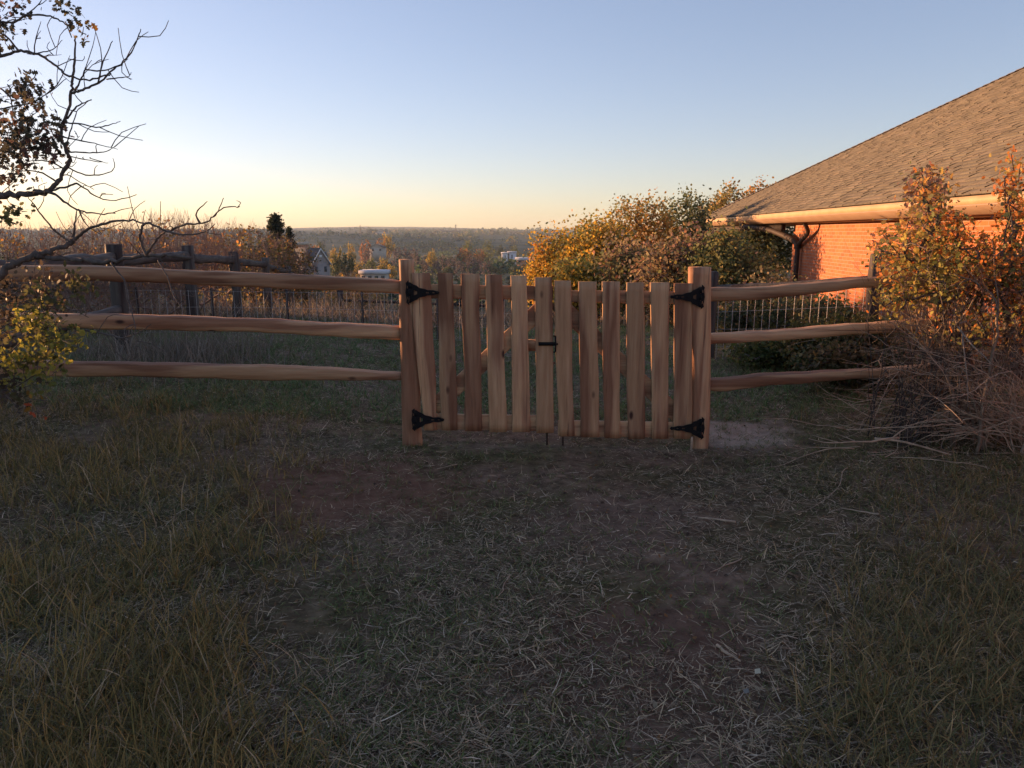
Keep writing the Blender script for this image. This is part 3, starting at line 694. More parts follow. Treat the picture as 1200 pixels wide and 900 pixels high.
# porch posts at far end + beam
mb=MB()
for s in (.4,): 
    p=C1+e*s+inw*.45; box(mb,(p[0],p[1],.75),(.14,.14,2.4))
mb.build('porch_post',M['downspout'],hs)
mb=MB(); along(mb,[(.38,-.262),(.38,-.42),(.5,-.42),(.5,-.262)],.3,tw); mb.build('porch_beam',M['downspout'],hs)
# downspout with two arms
dsx=wall_t(935,OV-.08); D0=C1+e*dsx+inw*(OV-.10); D0[2]=EYE-.25
mb=MB()
tube(mb,[(D0[0],D0[1],-.3),(D0[0],D0[1],EYE-.25)],.06,8)
a=D0+e*.05; 
tube(mb,smoothpath([D0-[0,0,.12],D0+e*.12+[0,0,.0],D0+e*.75-inw*.04+[0,0,.2],D0+e*.95-inw*.1+[0,0,.3],D0+e*1.0-inw*.2+[0,0,.46]],5),.045,8)
mb.build('downspout',M['downspout'],hs)
mb=MB(); g1=C1+e*wall_t(868,.05)+inw*.08; g1[2]=hz-.24
tube(mb,smoothpath([D0-[0,0,.12],D0-e*.3-[0,0,-.05],(D0+g1)/2+[0,0,.08],g1-[0,0,.06],g1],5),.075,8); mb.build('downspout',M['downspout'],hs)
# ================================================================ TREES
def skeleton(base,targets,trunk=None,jit=.12,rtip=.004,expo=.42,step=.25):
    nodes=[np.array(base,float)]; par=[-1]
    if trunk is not None:
        for p in trunk: par.append(len(nodes)-1); nodes.append(np.array(p,float))
    arr=np.zeros((len(targets)*14+200,3)); arr[:len(nodes)]=nodes; n=len(nodes); par=list(par)
    dist=[0.0]
    for i in range(1,n): dist.append(dist[-1]+np.linalg.norm(arr[i]-arr[i-1]))
    dist=np.array(dist+[0]*(len(arr)-n)); tips=[]
    order=np.argsort(np.linalg.norm(targets-np.array(base),axis=1))
    for t in targets[order]:
        d=np.linalg.norm(arr[:n]-t,axis=1)+dist[:n]*.28; j=int(np.argmin(d))
        L=np.linalg.norm(arr[j]-t); k=int(np.clip(round(L/step),1,10)); a=arr[j].copy(); pj=j
        perp=rng.normal(size=3)*jit*L; 
        for q in range(1,k+1):
            s=q/k; p=a*(1-s)+t*s+perp*math.sin(s*math.pi)*.8+(rng.normal(size=3)*jit*L/k*.5 if q<k else 0)
            if n>=len(arr): break
            arr[n]=p; par.append(pj); dist[n]=dist[pj]+np.linalg.norm(p-arr[pj]); pj=n; n+=1
        tips.append(pj)
    par=np.array(par[:n]); cnt=np.ones(n)*0; 
    for t in tips: cnt[t]+=1
    for i in range(n-1,0,-1): cnt[par[i]]+=cnt[i]
    rad=rtip*np.maximum(cnt,1)**expo
    i=np.arange(1,n); return arr[par[i]],arr[i],np.minimum(rad[par[i]],rad[i]*1.35),rad[i],np.array([arr[t] for t in tips])
def crown_targets(n,c,rad,hollow=.35,bottom=-.6,lump=.35,seed=0):
    r=np.random.default_rng(seed); d=unit(r.normal(size=(n*3,3))); d=d[d[:,2]>bottom][:n]
    rr=(hollow+(1-hollow)*r.random(len(d))**.5)
    lobes=unit(r.normal(size=(9,3))); l=np.max(d@lobes.T,axis=1); rr=rr*(1-lump+lump*1.4*sst(l,.55,.95))
    return np.array(c)+d*rr[:,None]*np.array(rad)
def clumpcols(tips,palette,w,seed=0,jit=.22,per=1):
    r=np.random.default_rng(seed); pal_=np.array(palette); f=np.clip((fbm(tips[:,0]*1.1+seed,tips[:,2]*1.4+tips[:,1],3,seed)-.2)/.55,0,.999)
    cw=np.cumsum(w)/np.sum(w); idx=np.searchsorted(cw,np.clip(f+r.normal(size=len(tips))*.13,0,.999)); idx=np.clip(idx,0,len(pal_)-1)
    c=np.repeat(pal_[idx],per,0); return np.clip(c*(1+r.normal(size=(len(c),1))*jit)*(1+r.normal(size=c.shape)*.06),.004,1)
OAKY=[(.46,.30,.05),(.55,.34,.06),(.27,.25,.07),(.55,.24,.045),(.22,.18,.07)]
OAKG=[(.11,.135,.06),(.16,.17,.07),(.26,.22,.08),(.09,.11,.065),(.32,.23,.09)]
OAKP=[(.34,.26,.13),(.26,.17,.12),(.19,.18,.09),(.36,.18,.10),(.26,.24,.10)]
OAKO=[(.50,.27,.07),(.36,.28,.09),(.24,.22,.09),(.44,.32,.10),(.22,.15,.09)]
def oak(px,yt,Y,wpx,palette,wts,label,name='oak_tree',ntip=230,per=26,lsz=(.05,.10),seed=1,low=.25,cat='tree',stems=3,group='scrub oaks beyond the gate',hollow=.3,spread=.17,bark='bark',zb=None,lump=.35):
    top=P(px,yt,Y); g=G(top[0],Y); hgt=top[2]-g; w=wpx/F*Y/2
    base=np.array([top[0],Y,g-.05]); root=empty(name,(top[0],Y,g)); tag(root,label,cat,group)
    c=np.array([top[0],Y,g+hgt*(low+1)/2]); rad=np.array([w,w*.9,hgt*(1-low)/2])
    T=crown_targets(ntip,c,rad,hollow,-.9,lump,seed)
    A,B,ra,rb,tips=skeleton(base,T,[base+[0,0,hgt*low*.5]],jit=.14,rtip=.005,step=.3)
    mb=MB(); segs(mb,A,B,ra,rb,5); mb.build('trunk',M[bark],root,True)
    n=len(tips); C=np.repeat(tips,per,0)+rng.normal(size=(n*per,3))*spread
    mb=MB(); leaves(mb,C,lsz[0]+(lsz[1]-lsz[0])*rng.random(n*per),clumpcols(tips,palette,wts,seed,per=per),T_HEX,up=.1); mb.build('crown',M['leaf'],root)
    return root
W5=[.2,.2,.2,.2,.2]
oak(648,274,21,72,OAKY,[.35,.25,.15,.2,.05],'yellow orange scrub oak directly above the gate latch, leftmost of the row',seed=1,ntip=260)
oak(704,252,20,84,OAKY,[.2,.15,.3,.1,.25],'gold and olive scrub oak, second from the left of the row',seed=2,ntip=320)
oak(752,236,22,86,OAKO,[.25,.25,.25,.15,.1],'tall orange-brown scrub oak in the middle of the row',seed=3,ntip=320)
oak(806,234,23,66,OAKG,[.4,.2,.1,.3,.0001],'dark green scrub oak just left of the roof corner',seed=4,ntip=280)
oak(850,222,31,60,OAKO,[.1,.3,.2,.3,.1],'sunlit tan scrub oak rising behind the roof corner',seed=5,ntip=240,lsz=(.07,.13))
oak(893,218,35,46,OAKO,[.4,.2,.1,.2,.1],'small orange treetop showing above the roof edge',seed=6,ntip=160,lsz=(.07,.14))
oak(690,308,16,66,OAKY,[.25,.1,.35,.05,.25],'low olive scrub oak behind the middle of the right gate leaf',seed=7,ntip=200,low=.12)
oak(745,290,15,86,OAKP,[.25,.2,.3,.05,.2],'dusty brown scrub oak left of the round-topped post',seed=8,ntip=260,low=.1)
oak(800,278,13.5,84,OAKP,[.2,.25,.15,.3,.1],'pinkish red scrub oak under the roof corner',seed=9,ntip=300,low=.08,lsz=(.04,.08))
oak(856,282,12.8,96,OAKG,[.15,.3,.25,.2,.1],'grey-green scrub oak under the eave between post and brick wall',seed=10,ntip=320,low=.06,lsz=(.04,.08))
oak(900,338,11.5,50,OAKP,[.2,.1,.4,.1,.2],'low grey brown scrub in front of the brick wall corner',seed=12,ntip=200,low=.05,lsz=(.04,.07))
oak(897,246,29,76,OAKG,[.3,.2,.1,.4,.1],'dark scrub oak seen under the far end of the eave',seed=14,ntip=260,lsz=(.08,.14),low=.02)
# low bushes behind the right fence
def bush(px,yt,Y,wpx,palette,wts,label,seed,ntip=120,per=22,lsz=(.03,.06),name='low_bush',group='low bushes behind the right fence',spread=.06):
    return oak(px,yt,Y,wpx,palette,wts,label,name,ntip,per,lsz,seed,.03,'bush',3,group,.25,spread)
GRB=[(.07,.09,.03),(.11,.12,.04),(.15,.14,.045),(.055,.07,.03),(.12,.1,.05)]
bush(955,378,8.2,60,GRB,[.1,.3,.4,.1,.1],'yellow-green bush between the middle and top right rails',21)
bush(1000,368,7.6,80,GRB,[.3,.3,.2,.1,.1],'green bush under the top right rail next to the old post',22)
bush(900,396,8.6,90,GRB,[.2,.2,.1,.3,.2],'low dull bush close behind the right gate post',23,100)
bush(1000,398,7.2,110,GRB,[.2,.2,.1,.3,.2],'dark green bush between the middle and bottom right rails',24,140)
bush(870,352,10.4,80,OAKG,[.3,.2,.1,.4,.1],'dark shaded bush seen through the right wire mesh',25,150)
bush(960,350,10.2,110,OAKG,[.3,.1,.1,.4,.2],'brown-green bush at the foot of the brick wall',26,170)
# right foreground shrub (multi-stem with orange leaves)
def big_shrub():
    Y=5.75; base=P(1150,470,Y); base[2]=G(base[0],Y)-.05; root=empty('scrub_oak',(base[0],Y,G(base[0],Y))); tag(root,'tall scrub oak with orange and olive leaves in front of the brick house','shrub')
    r=np.random.default_rng(33); T=[]
    blobs=[(1087,228,26,38,80),(1098,285,52,42,170),(1048,300,26,38,60),(1112,335,62,26,120),(1165,310,42,42,150),(1185,235,14,62,50),(1200,340,40,50,120),(1240,270,50,80,160),(1240,370,60,50,80),(1130,385,70,28,50),(1050,350,22,20,26)]
    for cx,cy,rx,ry,n in blobs:
        d=unit(r.normal(size=(n,3)))*(r.random((n,1))**.4); px=cx+d[:,0]*rx; py=cy+d[:,2]*ry; yy=Y-.1+d[:,1]*.75
        T+= [P(a,b,c) for a,b,c in zip(px,py,yy)]
    T=np.array(T)
    A,B,ra,rb,tips=skeleton(base,T,None,jit=.10,rtip=.003,step=.16,expo=.40)
    mb=MB(); segs(mb,A,B,ra,rb,6); mb.build('trunk',M['bark'],root,True)
    per=13; n=len(tips); C=np.repeat(tips,per,0)+rng.normal(size=(n*per,3))*.05
    pal_=[(.28,.25,.07),(.42,.31,.08),(.55,.20,.045),(.20,.21,.08),(.28,.16,.11),(.50,.30,.08)]
    mb=MB(); leaves(mb,C,.018+.034*rng.random(n*per)**1.5,clumpcols(tips*2.2,pal_,[.14,.2,.22,.12,.12,.2],5,per=per),T_OAK,up=.05,bend=.35); mb.build('crown',M['leaf'],root)
big_shrub()
# brush of bare stems bottom right (arching dead shrub) and brush pile
def arch_shrub(cx,cy,Y,n,label,seed,mat,tx,ty,rad=.006,leaf=0):
    """stems that spring from a clump and arch over, tips in the tx,ty pixel ranges"""
    b0=P(cx,cy,Y); b0[2]=G(b0[0],b0[1]); root=empty('dead_shrub',b0); tag(root,label,'shrub','bare dead shrubs at the right')
    r=np.random.default_rng(seed); mb=MB()
    for i in range(n):
        b=b0+[r.normal()*.16,r.normal()*.14,-.03]; t=P(r.uniform(*tx),r.uniform(*ty),Y+r.normal()*.35); t[2]=max(t[2],G(t[0],t[1])+.03)
        L=np.linalg.norm(t-b); m=(b+t)/2+[0,0,L*r.uniform(.02,.28)]+r.normal(size=3)*L*.06; q=(m*.5+b*.5)+[0,0,L*.08]+r.normal(size=3)*L*.03; q2=(m+t)/2+r.normal(size=3)*L*.05+[0,0,L*.03]
        pp=smoothpath([b,q,m,q2,t],4); pp[1:-1]+=r.normal(size=(len(pp)-2,3))*.006; r0=rad*r.choice([.4,.7,1.1,1.9],p=[.3,.35,.25,.1]); tube(mb,pp,np.linspace(r0,r0*.25,len(pp)),5)
        for k in range(r.integers(3,8)):
            j=r.integers(5,len(pp)-2); d=unit(pp[j+1]-pp[j]); sd=unit(r.normal(size=3)+[0,0,.35]); l=L*r.uniform(.08,.30); e1=pp[j]+(d*.8+sd*.6)*l*.5; e2=pp[j]+(d*.9+sd*.75)*l+[0,0,-l*.1]
            w_=smoothpath([pp[j],e1,e2],3); w_[1:-1]+=r.normal(size=(len(w_)-2,3))*.004; tube(mb,w_,np.linspace(r0*.45,r0*.15,len(w_)),4)
            for z in range(r.integers(0,3)):
                e3=w_[-3]; sd2=unit(r.normal(size=3)+d*.6); tube(mb,[e3,e3+sd2*l*.18,e3+sd2*l*.35+[0,0,.01]],[r0*.2,r0*.16,r0*.1],3)
    mb.build('stem',M[mat],root,True)
arch_shrub(1150,480,5.3,64,'tangle of grey arching bare stems in front of the orange oak',51,'bark_g',(1030,1260),(300,450),.007)
arch_shrub(1230,500,5.0,60,'pale bleached bare stems arching in from the right edge',52,'twig',(1000,1230),(400,520),.006)
arch_shrub(1075,462,5.35,60,'dark bare stems crossing the end of the right rails',53,'bark_d',(1010,1190),(310,440),.006)
mb=MB(); r=np.random.default_rng(9)
for i in range(150):
    px=r.uniform(985,1260); py=r.uniform(425,548)+ (px<1050)*20; b=Pz(px,py,.05); 
    L=r.uniform(.25,1.1); az=r.normal()*.55+(math.pi if r.random()<.5 else 0); k=6; p=[b.copy()]; el=r.uniform(-.05,.28)
    p[0][2]=G(b[0],b[1])+r.uniform(.01,.22)
    for j in range(k):
        az+=r.normal()*.22; el+=r.normal()*.12-.03; q=p[-1]+L/k*np.array([math.cos(az)*math.cos(el),math.sin(az)*math.cos(el)*.7,math.sin(el)]); q[2]=max(q[2],G(q[0],q[1])+.01); p.append(q)
    rr=r.choice([.003,.005,.008],p=[.6,.3,.1]); pp=smoothpath(p,2); tube(mb,pp,np.linspace(rr,rr*.3,len(pp)),5)
    for j in range(3):
        s=p[r.integers(1,k)]; a2=az+r.choice([-1,1])*r.uniform(.4,1); l2=L*.3; q=[s,s+l2*.5*np.array([math.cos(a2),math.sin(a2)*.6,.1]),s+l2*np.array([math.cos(a2+.3),math.sin(a2+.3)*.6,.2])]; tube(mb,smoothpath(q,2),np.linspace(rr*.5,rr*.2,5),4)
tag(mb.build('brush_pile',M['twig'],smooth=True),'pile of bleached dead branches on the ground under the right shrub','brush',kind='stuff')
mb=MB(); a=P(1030,462,5.1); b=P(1118,508,4.9); a[2]=G(a[0],a[1])+.12; b[2]=G(b[0],b[1])+.03
tube(mb,smoothpath([a,(a*.6+b*.4)+[0,0,.02],b],5),np.linspace(.010,.006,11),7); tag(mb.build('fallen_branch',M['twig'],smooth=True),'long straight pale branch lying below the end of the right fence','branch')
# ---------------------------------------------------------------- left foreground oak traced
def left_tree():
    Y0=4.5; root=empty('scrub_oak',(-3.6,4.6,G(-3.6,4.6))); tag(root,'gnarled half-bare scrub oak overhanging the left fence','tree')
    r=np.random.default_rng(12)
    # (depth start, depth end, r0, r1, points)
    BR=[(4.3,4.4,.034,.018,[(-80,400),(-40,360),(0,322),(15,308),(40,300),(55,297),(75,287),(88,280)]),
     (4.4,4.2,.014,.005,[(88,280),(100,270),(125,262),(150,258),(172,262)]),
     (4.4,4.5,.010,.004,[(85,282),(88,262),(90,247)]),
     (4.4,4.3,.009,.003,[(84,284),(68,274),(52,256),(40,240),(33,231)]),
     (4.4,4.0,.020,.010,[(40,301),(70,303),(95,305),(120,307),(150,303),(172,299),(200,300),(225,302)]),
     (4.0,3.9,.011,.003,[(172,299),(165,284),(165,270),(174,261),(195,270),(215,263),(235,262),(250,254),(262,243),(281,242)]),
     (4.0,3.9,.008,.003,[(172,298),(184,280),(195,271)]),(3.9,3.9,.006,.002,[(235,262),(230,250),(243,236)]),(3.9,3.8,.006,.002,[(195,271),(215,275),(240,272),(252,262)]),
     (3.9,3.9,.004,.002,[(250,254),(256,246),(262,232)]),
     (4.3,4.1,.006,.002,[(130,308),(145,328),(150,350),(158,380),(160,410)]),(4.3,4.1,.006,.002,[(100,387),(125,392),(145,396),(165,388),(177,380)]),
     (4.3,4.1,.005,.002,[(185,305),(195,322),(203,345),(212,360)]),
     (4.7,4.4,.032,.020,[(-60,240),(-20,232),(0,229),(20,228),(40,226),(57,224)]),
     (4.4,4.3,.012,.004,[(40,226),(60,226),(75,236),(90,245),(110,250),(135,250)]),
     (4.4,4.4,.017,.010,[(57,224),(68,212),(80,193),(81,184),(73,167),(71,158),(76,140),(84,112),(84,97)]),
     (4.4,4.4,.008,.003,[(84,97),(87,72),(88,50),(89,42)]),
     (4.4,4.2,.010,.003,[(85,109),(97,105),(115,97),(130,84),(148,69),(160,50),(165,34)]),
     (4.3,4.2,.005,.002,[(115,97),(121,72),(132,48)]),(4.3,4.2,.004,.0015,[(118,82),(119,70),(110,75)]),
     (4.4,4.3,.006,.002,[(88,106),(97,88),(100,79)]),(4.3,4.2,.005,.002,[(100,81),(118,83),(138,77),(150,69)]),
     (4.2,4.1,.004,.0015,[(125,93),(140,91),(150,90),(154,85)]),(4.2,4.2,.003,.001,[(148,90),(155,93)]),
     (4.6,4.3,.013,.005,[(-40,72),(0,66),(20,60),(40,62),(60,73),(75,85),(90,92),(110,93),(130,86)]),
     (4.6,4.5,.007,.003,[(22,60),(10,45),(0,38),(-15,30)]),(4.5,4.4,.004,.0015,[(40,62),(42,45),(48,25)]),(4.5,4.4,.003,.0012,[(42,47),(44,42),(48,36)]),
     (4.5,4.4,.004,.0015,[(45,62),(62,58),(73,47)]),(4.5,4.4,.003,.001,[(50,66),(72,64)]),
     (4.4,4.3,.006,.002,[(79,139),(90,125),(105,118),(107,117)]),(4.4,4.3,.005,.002,[(76,144),(95,145),(112,149),(130,146),(141,142)]),
     (4.4,4.3,.005,.0015,[(76,176),(82,155),(90,131),(93,128)]),(4.4,4.3,.005,.0015,[(72,160),(95,165),(115,169),(138,175)]),
     (4.4,4.3,.005,.0015,[(80,178),(105,179),(125,177),(137,170)]),(4.4,4.3,.004,.0015,[(80,183),(105,188),(127,191)]),
     (4.4,4.3,.005,.0015,[(79,196),(100,205),(125,203),(134,196),(132,185)]),(4.4,4.3,.005,.002,[(78,200),(60,190),(42,188),(30,190)]),
     (4.5,4.4,.008,.003,[(-20,30),(0,26),(18,26),(30,18),(55,18),(70,24),(78,30),(84,44)]),(4.5,4.4,.004,.002,[(30,18),(42,8),(52,-4)]),
     (4.5,4.4,.006,.002,[(68,214),(50,203),(30,200),(10,205)]),(4.5,4.4,.006,.002,[(-10,130),(15,125),(38,120),(55,110),(78,92)]),(4.5,4.4,.004,.0015,[(55,110),(70,95),(82,65)]),
     (4.5,4.4,.006,.002,[(-20,100),(0,104),(12,115),(15,130),(25,150)]),(4.5,4.4,.004,.002,[(60,226),(75,205),(95,214),(110,222)]),
     (4.4,4.3,.009,.003,[(57,224),(80,218),(92,216),(110,228),(130,235),(160,228)]),(4.4,4.3,.005,.002,[(92,245),(100,262),(118,275)]),
     (4.5,4.4,.006,.002,[(-30,430),(0,425),(20,405),(40,385),(60,350),(75,325)]),(4.5,4.4,.006,.002,[(-30,400),(10,380),(50,360),(80,362),(104,372)]),(4.5,4.4,.005,.002,[(-20,460),(15,455),(40,440),(60,432)]),
    ]
    mb=MB(); mt=MB(); tw=mb; joints=[]
    for i,(d0,d1,r0,r1,pts) in enumerate(BR):
        n=len(pts); pp=smoothpath([P(x,y,d0+(d1-d0)*j/(n-1)) for j,(x,y) in enumerate(pts)],5)
        pp[1:-1]+=r.normal(size=(len(pp)-2,3))*r0*.22
        rad=np.linspace(r0,r1,len(pp))*(1+r.normal(size=len(pp))*.08)*.85
        tube(mt if i in(0,4) else mb,pp,rad*(1.1 if r0<.009 else .85),7)
        # spur twigs with knobby ends
        L=np.sum(np.linalg.norm(np.diff(pp,axis=0),axis=1))
        for k in range(int(L*7)):
            j=r.integers(1,len(pp)-1); d=unit(pp[j+1]-pp[j-1]); s=unit(r.normal(size=3)+[0,0,.5]); s=unit(s-d*np.dot(s,d)*.6); l=r.uniform(.04,.22)
            q=[pp[j],pp[j]+(s+d*.3)*l*.5+r.normal(size=3)*.01,pp[j]+(s*.8+d*.6)*l+r.normal(size=3)*.015]
            q=smoothpath(q,2); tube(tw,q,np.linspace(.0028,.0016,len(q)),4)
    # trunk out of frame down to the ground, feeding the three limbs
    b=np.array([-3.75,4.7,G(-3.75,4.7)-.1]); t1=P(-80,400,4.3); t2=P(-60,240,4.7); t3=P(-40,72,4.6)
    tube(mt,smoothpath([b,b+[.03,0,.5],b+[-.02,0,.9],t2+[-.25,0,-.2],t2],6),np.linspace(.09,.035,25),9)
    tube(mt,smoothpath([b+[.02,0,.4],t1+[-.12,.05,-.1],t1],5),np.linspace(.06,.045,11),8)
    tube(mt,smoothpath([t2+[-.25,0,-.2],t2+[-.2,0,.5],t3+[-.3,0,.2],t3+[-.12,0,.05],t3],5),np.linspace(.04,.012,21),7)
    mt.build('trunk',M['bark'],root,True);     # leaves in blobs: cx,cy,rx,ry,depth,n,palette
    D=[(.07,.07,.05),(.09,.085,.055),(.055,.055,.045),(.12,.075,.06)]
    YG=[(.26,.25,.05),(.38,.33,.06),(.17,.18,.05),(.12,.11,.05)]
    BL=[(30,150,34,30,4.5,330,D),(45,168,30,24,4.4,260,D),(10,185,28,28,4.6,280,D),(25,95,14,20,4.5,60,D),(52,110,10,12,4.4,45,D),(0,15,24,26,4.6,120,D),(64,9,10,7,4.4,26,D),(80,16,13,6,4.4,30,D),(97,38,13,10,4.4,40,[(.28,.15,.03),(.2,.15,.04)]),(6,208,8,10,4.4,30,D),
        (10,248,18,14,4.3,70,[(.14,.14,.05),(.1,.1,.045)]),(30,118,20,16,4.5,90,D),(-20,120,40,90,4.8,500,D),(-20,20,30,40,4.8,200,D),
        (40,385,34,26,4.4,170,YG),(72,395,26,20,4.3,120,YG),(55,350,38,22,4.4,120,[(.08,.08,.04),(.1,.07,.05),(.12,.12,.045)]),(25,425,40,28,4.5,200,YG),(60,425,22,18,4.4,70,YG),(20,335,36,26,4.6,130,[(.09,.07,.05),(.07,.06,.045)]),(95,330,22,14,4.3,50,[(.10,.10,.04),(.07,.07,.04)]),(5,380,40,40,4.7,200,[(.07,.055,.04),(.09,.075,.05)]),
        (5,455,26,24,4.4,90,[(.11,.10,.045),(.08,.06,.04)]),(44,482,5,4,4.3,8,[(.4,.08,.03)]),(36,468,5,4,4.3,6,[(.3,.16,.03)])]
    ml=MB(); tw2=mb
    for cx,cy,rx,ry,d,n,pl in BL:
        k=max(1,n//(6 if cy>300 else 10)); q=r.normal(size=(k,3))*.52; C=np.array([P(cx+a[0]*rx,cy+a[2]*ry,d+a[1]*.18) for a in q]); ci=r.integers(0,len(pl),k)
        per=8 if n>50 else 6; CC=np.repeat(C,per,0)+r.normal(size=(k*per,3))*.032; cc=np.array(pl)[np.repeat(ci,per)]*(1+r.normal(size=(k*per,1))*.2)
        leaves(ml,CC,.024+.026*r.random(k*per),np.clip(cc,.01,1),T_OAK,up=.0,bend=.35)
        # fine twigs inside leaf blob
        ce=P(cx,cy,d); base=np.repeat(ce[None],k,0)*.35+C*.65+r.normal(size=C.shape)*.02; segs(tw2,base,C,np.full(k,.0028),np.full(k,.0016),4)
    ml.build('crown',M['leaf'],root)
    mb.build('branch',M['bark'],root,True)
left_tree()
# ---------------------------------------------------------------- left thicket (bare shrubs beyond old fence)
def thicket_proto(seed,leafy,palette,label,n=420):
    root=empty('bare_shrub',(0,0,0)); r=np.random.default_rng(seed)
    T=crown_targets(n,(0,0,1.25),(1.5,1.2,1.0),.25,-.8,.25,seed)
    A,B,ra,rb,tips=skeleton(np.array([0,0,-.1]),T,None,jit=.08,rtip=.0045,step=.25,expo=.36)
    # upright whip twigs
    m=len(tips); t0=np.repeat(tips,3,0); t1=t0+rng.normal(size=t0.shape)*[.07,.07,.06]+np.array([0,0,.22]); 
    mb=MB(); segs(mb,A,B,ra,rb,4); segs(mb,t0,t1,np.full(len(t0),.0035),np.full(len(t0),.0018),3); mb.build('stem',M['bark_r'],root)
    k=int(m*leafy); ii=r.integers(0,m,k); per=6
    C=np.repeat(tips[ii],per,0)+rng.normal(size=(k*per,3))*.09
    mb=MB(); leaves(mb,C,.04+.05*rng.random(k*per),clumpcols(tips[ii],palette,W5[:len(palette)],seed,per=per),T_HEX); mb.build('foliage',M['leaf'],root)
    return root
M['bark_r']=simple('reddish_bark',(.18,.12,.095),(.34,.24,.19),10,.9,.2)
protos=[thicket_proto(71,.10,[(.34,.17,.08),(.26,.19,.09),(.42,.20,.07)],''),thicket_proto(72,.35,[(.42,.22,.06),(.28,.20,.07),(.2,.17,.08)],''),thicket_proto(73,1.2,[(.10,.10,.045),(.13,.11,.05),(.24,.13,.04)],'')]
place=[(25,262,12,0,'orange-tinged bare shrub at the left edge above the top rail'),(70,262,13,0,None),(110,255,14,0,None),(150,254,12.5,1,None),(185,246,14,0,None),(215,248,15,0,'tallest bare reddish shrub beside the forked oak branch'),(245,256,17,1,None),(275,262,19,2,None),
       (300,268,21,2,'olive and orange shrub left of the tall pine'),(318,276,22,2,'rusty leafy shrub in front of the pine'),(60,285,10.5,0,None),(120,282,11,0,None),(175,280,12,0,None),(-20,255,11,1,None),(404,318,25,2,'round olive shrub right of the gabled roof'),(420,330,30,2,'low grey-green shrub at the corner of the pipe fence')]
used=set()
for i,(px,yt,Y,k,lab) in enumerate(place):
    t=P(px,yt,Y); g=G(t[0],Y); sc=max(.35,(t[2]-g)/2.45); 
    lab=lab or ('bare twiggy reddish shrub in the thicket beyond the old dark fence' if k<2 else 'leafy shrub in the thicket')
    if k not in used:
        used.add(k); o=protos[k]; o.location=(float(t[0]),float(Y),g); o.rotation_euler=(0,0,random.uniform(0,6)); o.scale=(sc,sc,sc); tag(o,lab,'shrub','shrubs of the left thicket')
    else: dup(protos[k],(t[0],Y,g),random.uniform(0,6),sc,lab,'shrubs of the left thicket')['category']='shrub'
# ---------------------------------------------------------------- valley
def conifer(px,yt,Y,wpx,label,seed=1,dens=1700):
    t=P(px,yt,Y); g=G(t[0],Y); h=max(t[2]-g,3); w=wpx/F*Y/2; root=empty('pine_tree',(t[0],Y,g)); tag(root,label,'tree')
    r=np.random.default_rng(seed); mb=MB(); tube(mb,[(t[0],Y,g-.3),(t[0],Y,g+h*.95)],[w*.09,w*.02],7); 
    nb=90; s=r.random(nb)**.8; ang=r.uniform(0,6.28,nb); prof=np.sin(np.clip((1-s)*1.25+.12,0,1.57))*w*(.65+.5*r.random(nb)); A=np.stack([np.full(nb,t[0]),np.full(nb,Y),g+h*(.12+.85*s)],1); B=A+np.stack([np.cos(ang)*prof,np.sin(ang)*prof,prof*.18],1); segs(mb,A,B,np.full(nb,w*.02),np.full(nb,w*.006),4); mb.build('trunk',M['bark_d'],root)
    per=dens//30; u=r.random((nb*per,1))**.6; C=np.repeat(A,per,0)*(1-u)+np.repeat(B,per,0)*u+r.normal(size=(nb*per,3))*w*.085
    col=np.array([(.035,.05,.035),(.05,.065,.04),(.025,.035,.028)])[r.integers(0,3,nb*per)]
    mb=MB(); leaves(mb,C,w*.075*(1+r.random(nb*per)),col,T_HEX); mb.build('crown',M['leaf'],root)
conifer(322,250,60,46,'tall dark pine standing above the left thicket',1)
conifer(338,264,64,30,'smaller dark pine right of the tall pine',2)
def vtree_proto(palette,seed,tall=1.0,bare=False):
    root=empty('valley_tree',(0,0,0)); r=np.random.default_rng(seed)
    T=crown_targets(50,(0,0,.6*tall),(.42,.42,.40*tall),.3,-.9,.4,seed)
    A,B,ra,rb,tips=skeleton(np.array([0,0,-.03]),T,[(0,0,.18)],jit=.08,rtip=.008,step=.2)
    mb=MB(); segs(mb,A,B,ra,rb,4); mb.build('trunk',M['bark'],root)
    per=7 if bare else 18; C=np.repeat(tips,per,0)+r.normal(size=(len(tips)*per,3))*.055
    mb=MB(); leaves(mb,C,.045+.05*r.random(len(C)),clumpcols(tips,palette,W5[:len(palette)],seed,per=per),T_HEX); mb.build('crown',M['leaf'],root)
    return root
VP={'orange':vtree_proto([(.45,.16,.04),(.34,.14,.045),(.22,.12,.05)],201),'yellow':vtree_proto([(.42,.28,.05),(.3,.22,.05),(.2,.17,.05)],202),
    'olive':vtree_proto([(.09,.10,.045),(.13,.13,.05),(.07,.08,.04)],203),'bare':vtree_proto([(.13,.10,.10),(.16,.12,.12),(.10,.08,.085)],204,1.0,True),'green':vtree_proto([(.05,.07,.035),(.07,.09,.04),(.04,.055,.035)],205),'poplar':vtree_proto([(.14,.16,.05),(.2,.2,.05),(.1,.12,.045)],206,1.5)}
LAB={'olive':'olive valley tree','bare':'leafless purplish grey tree in the valley brush','green':'dark green tree in the valley beyond the gate'}
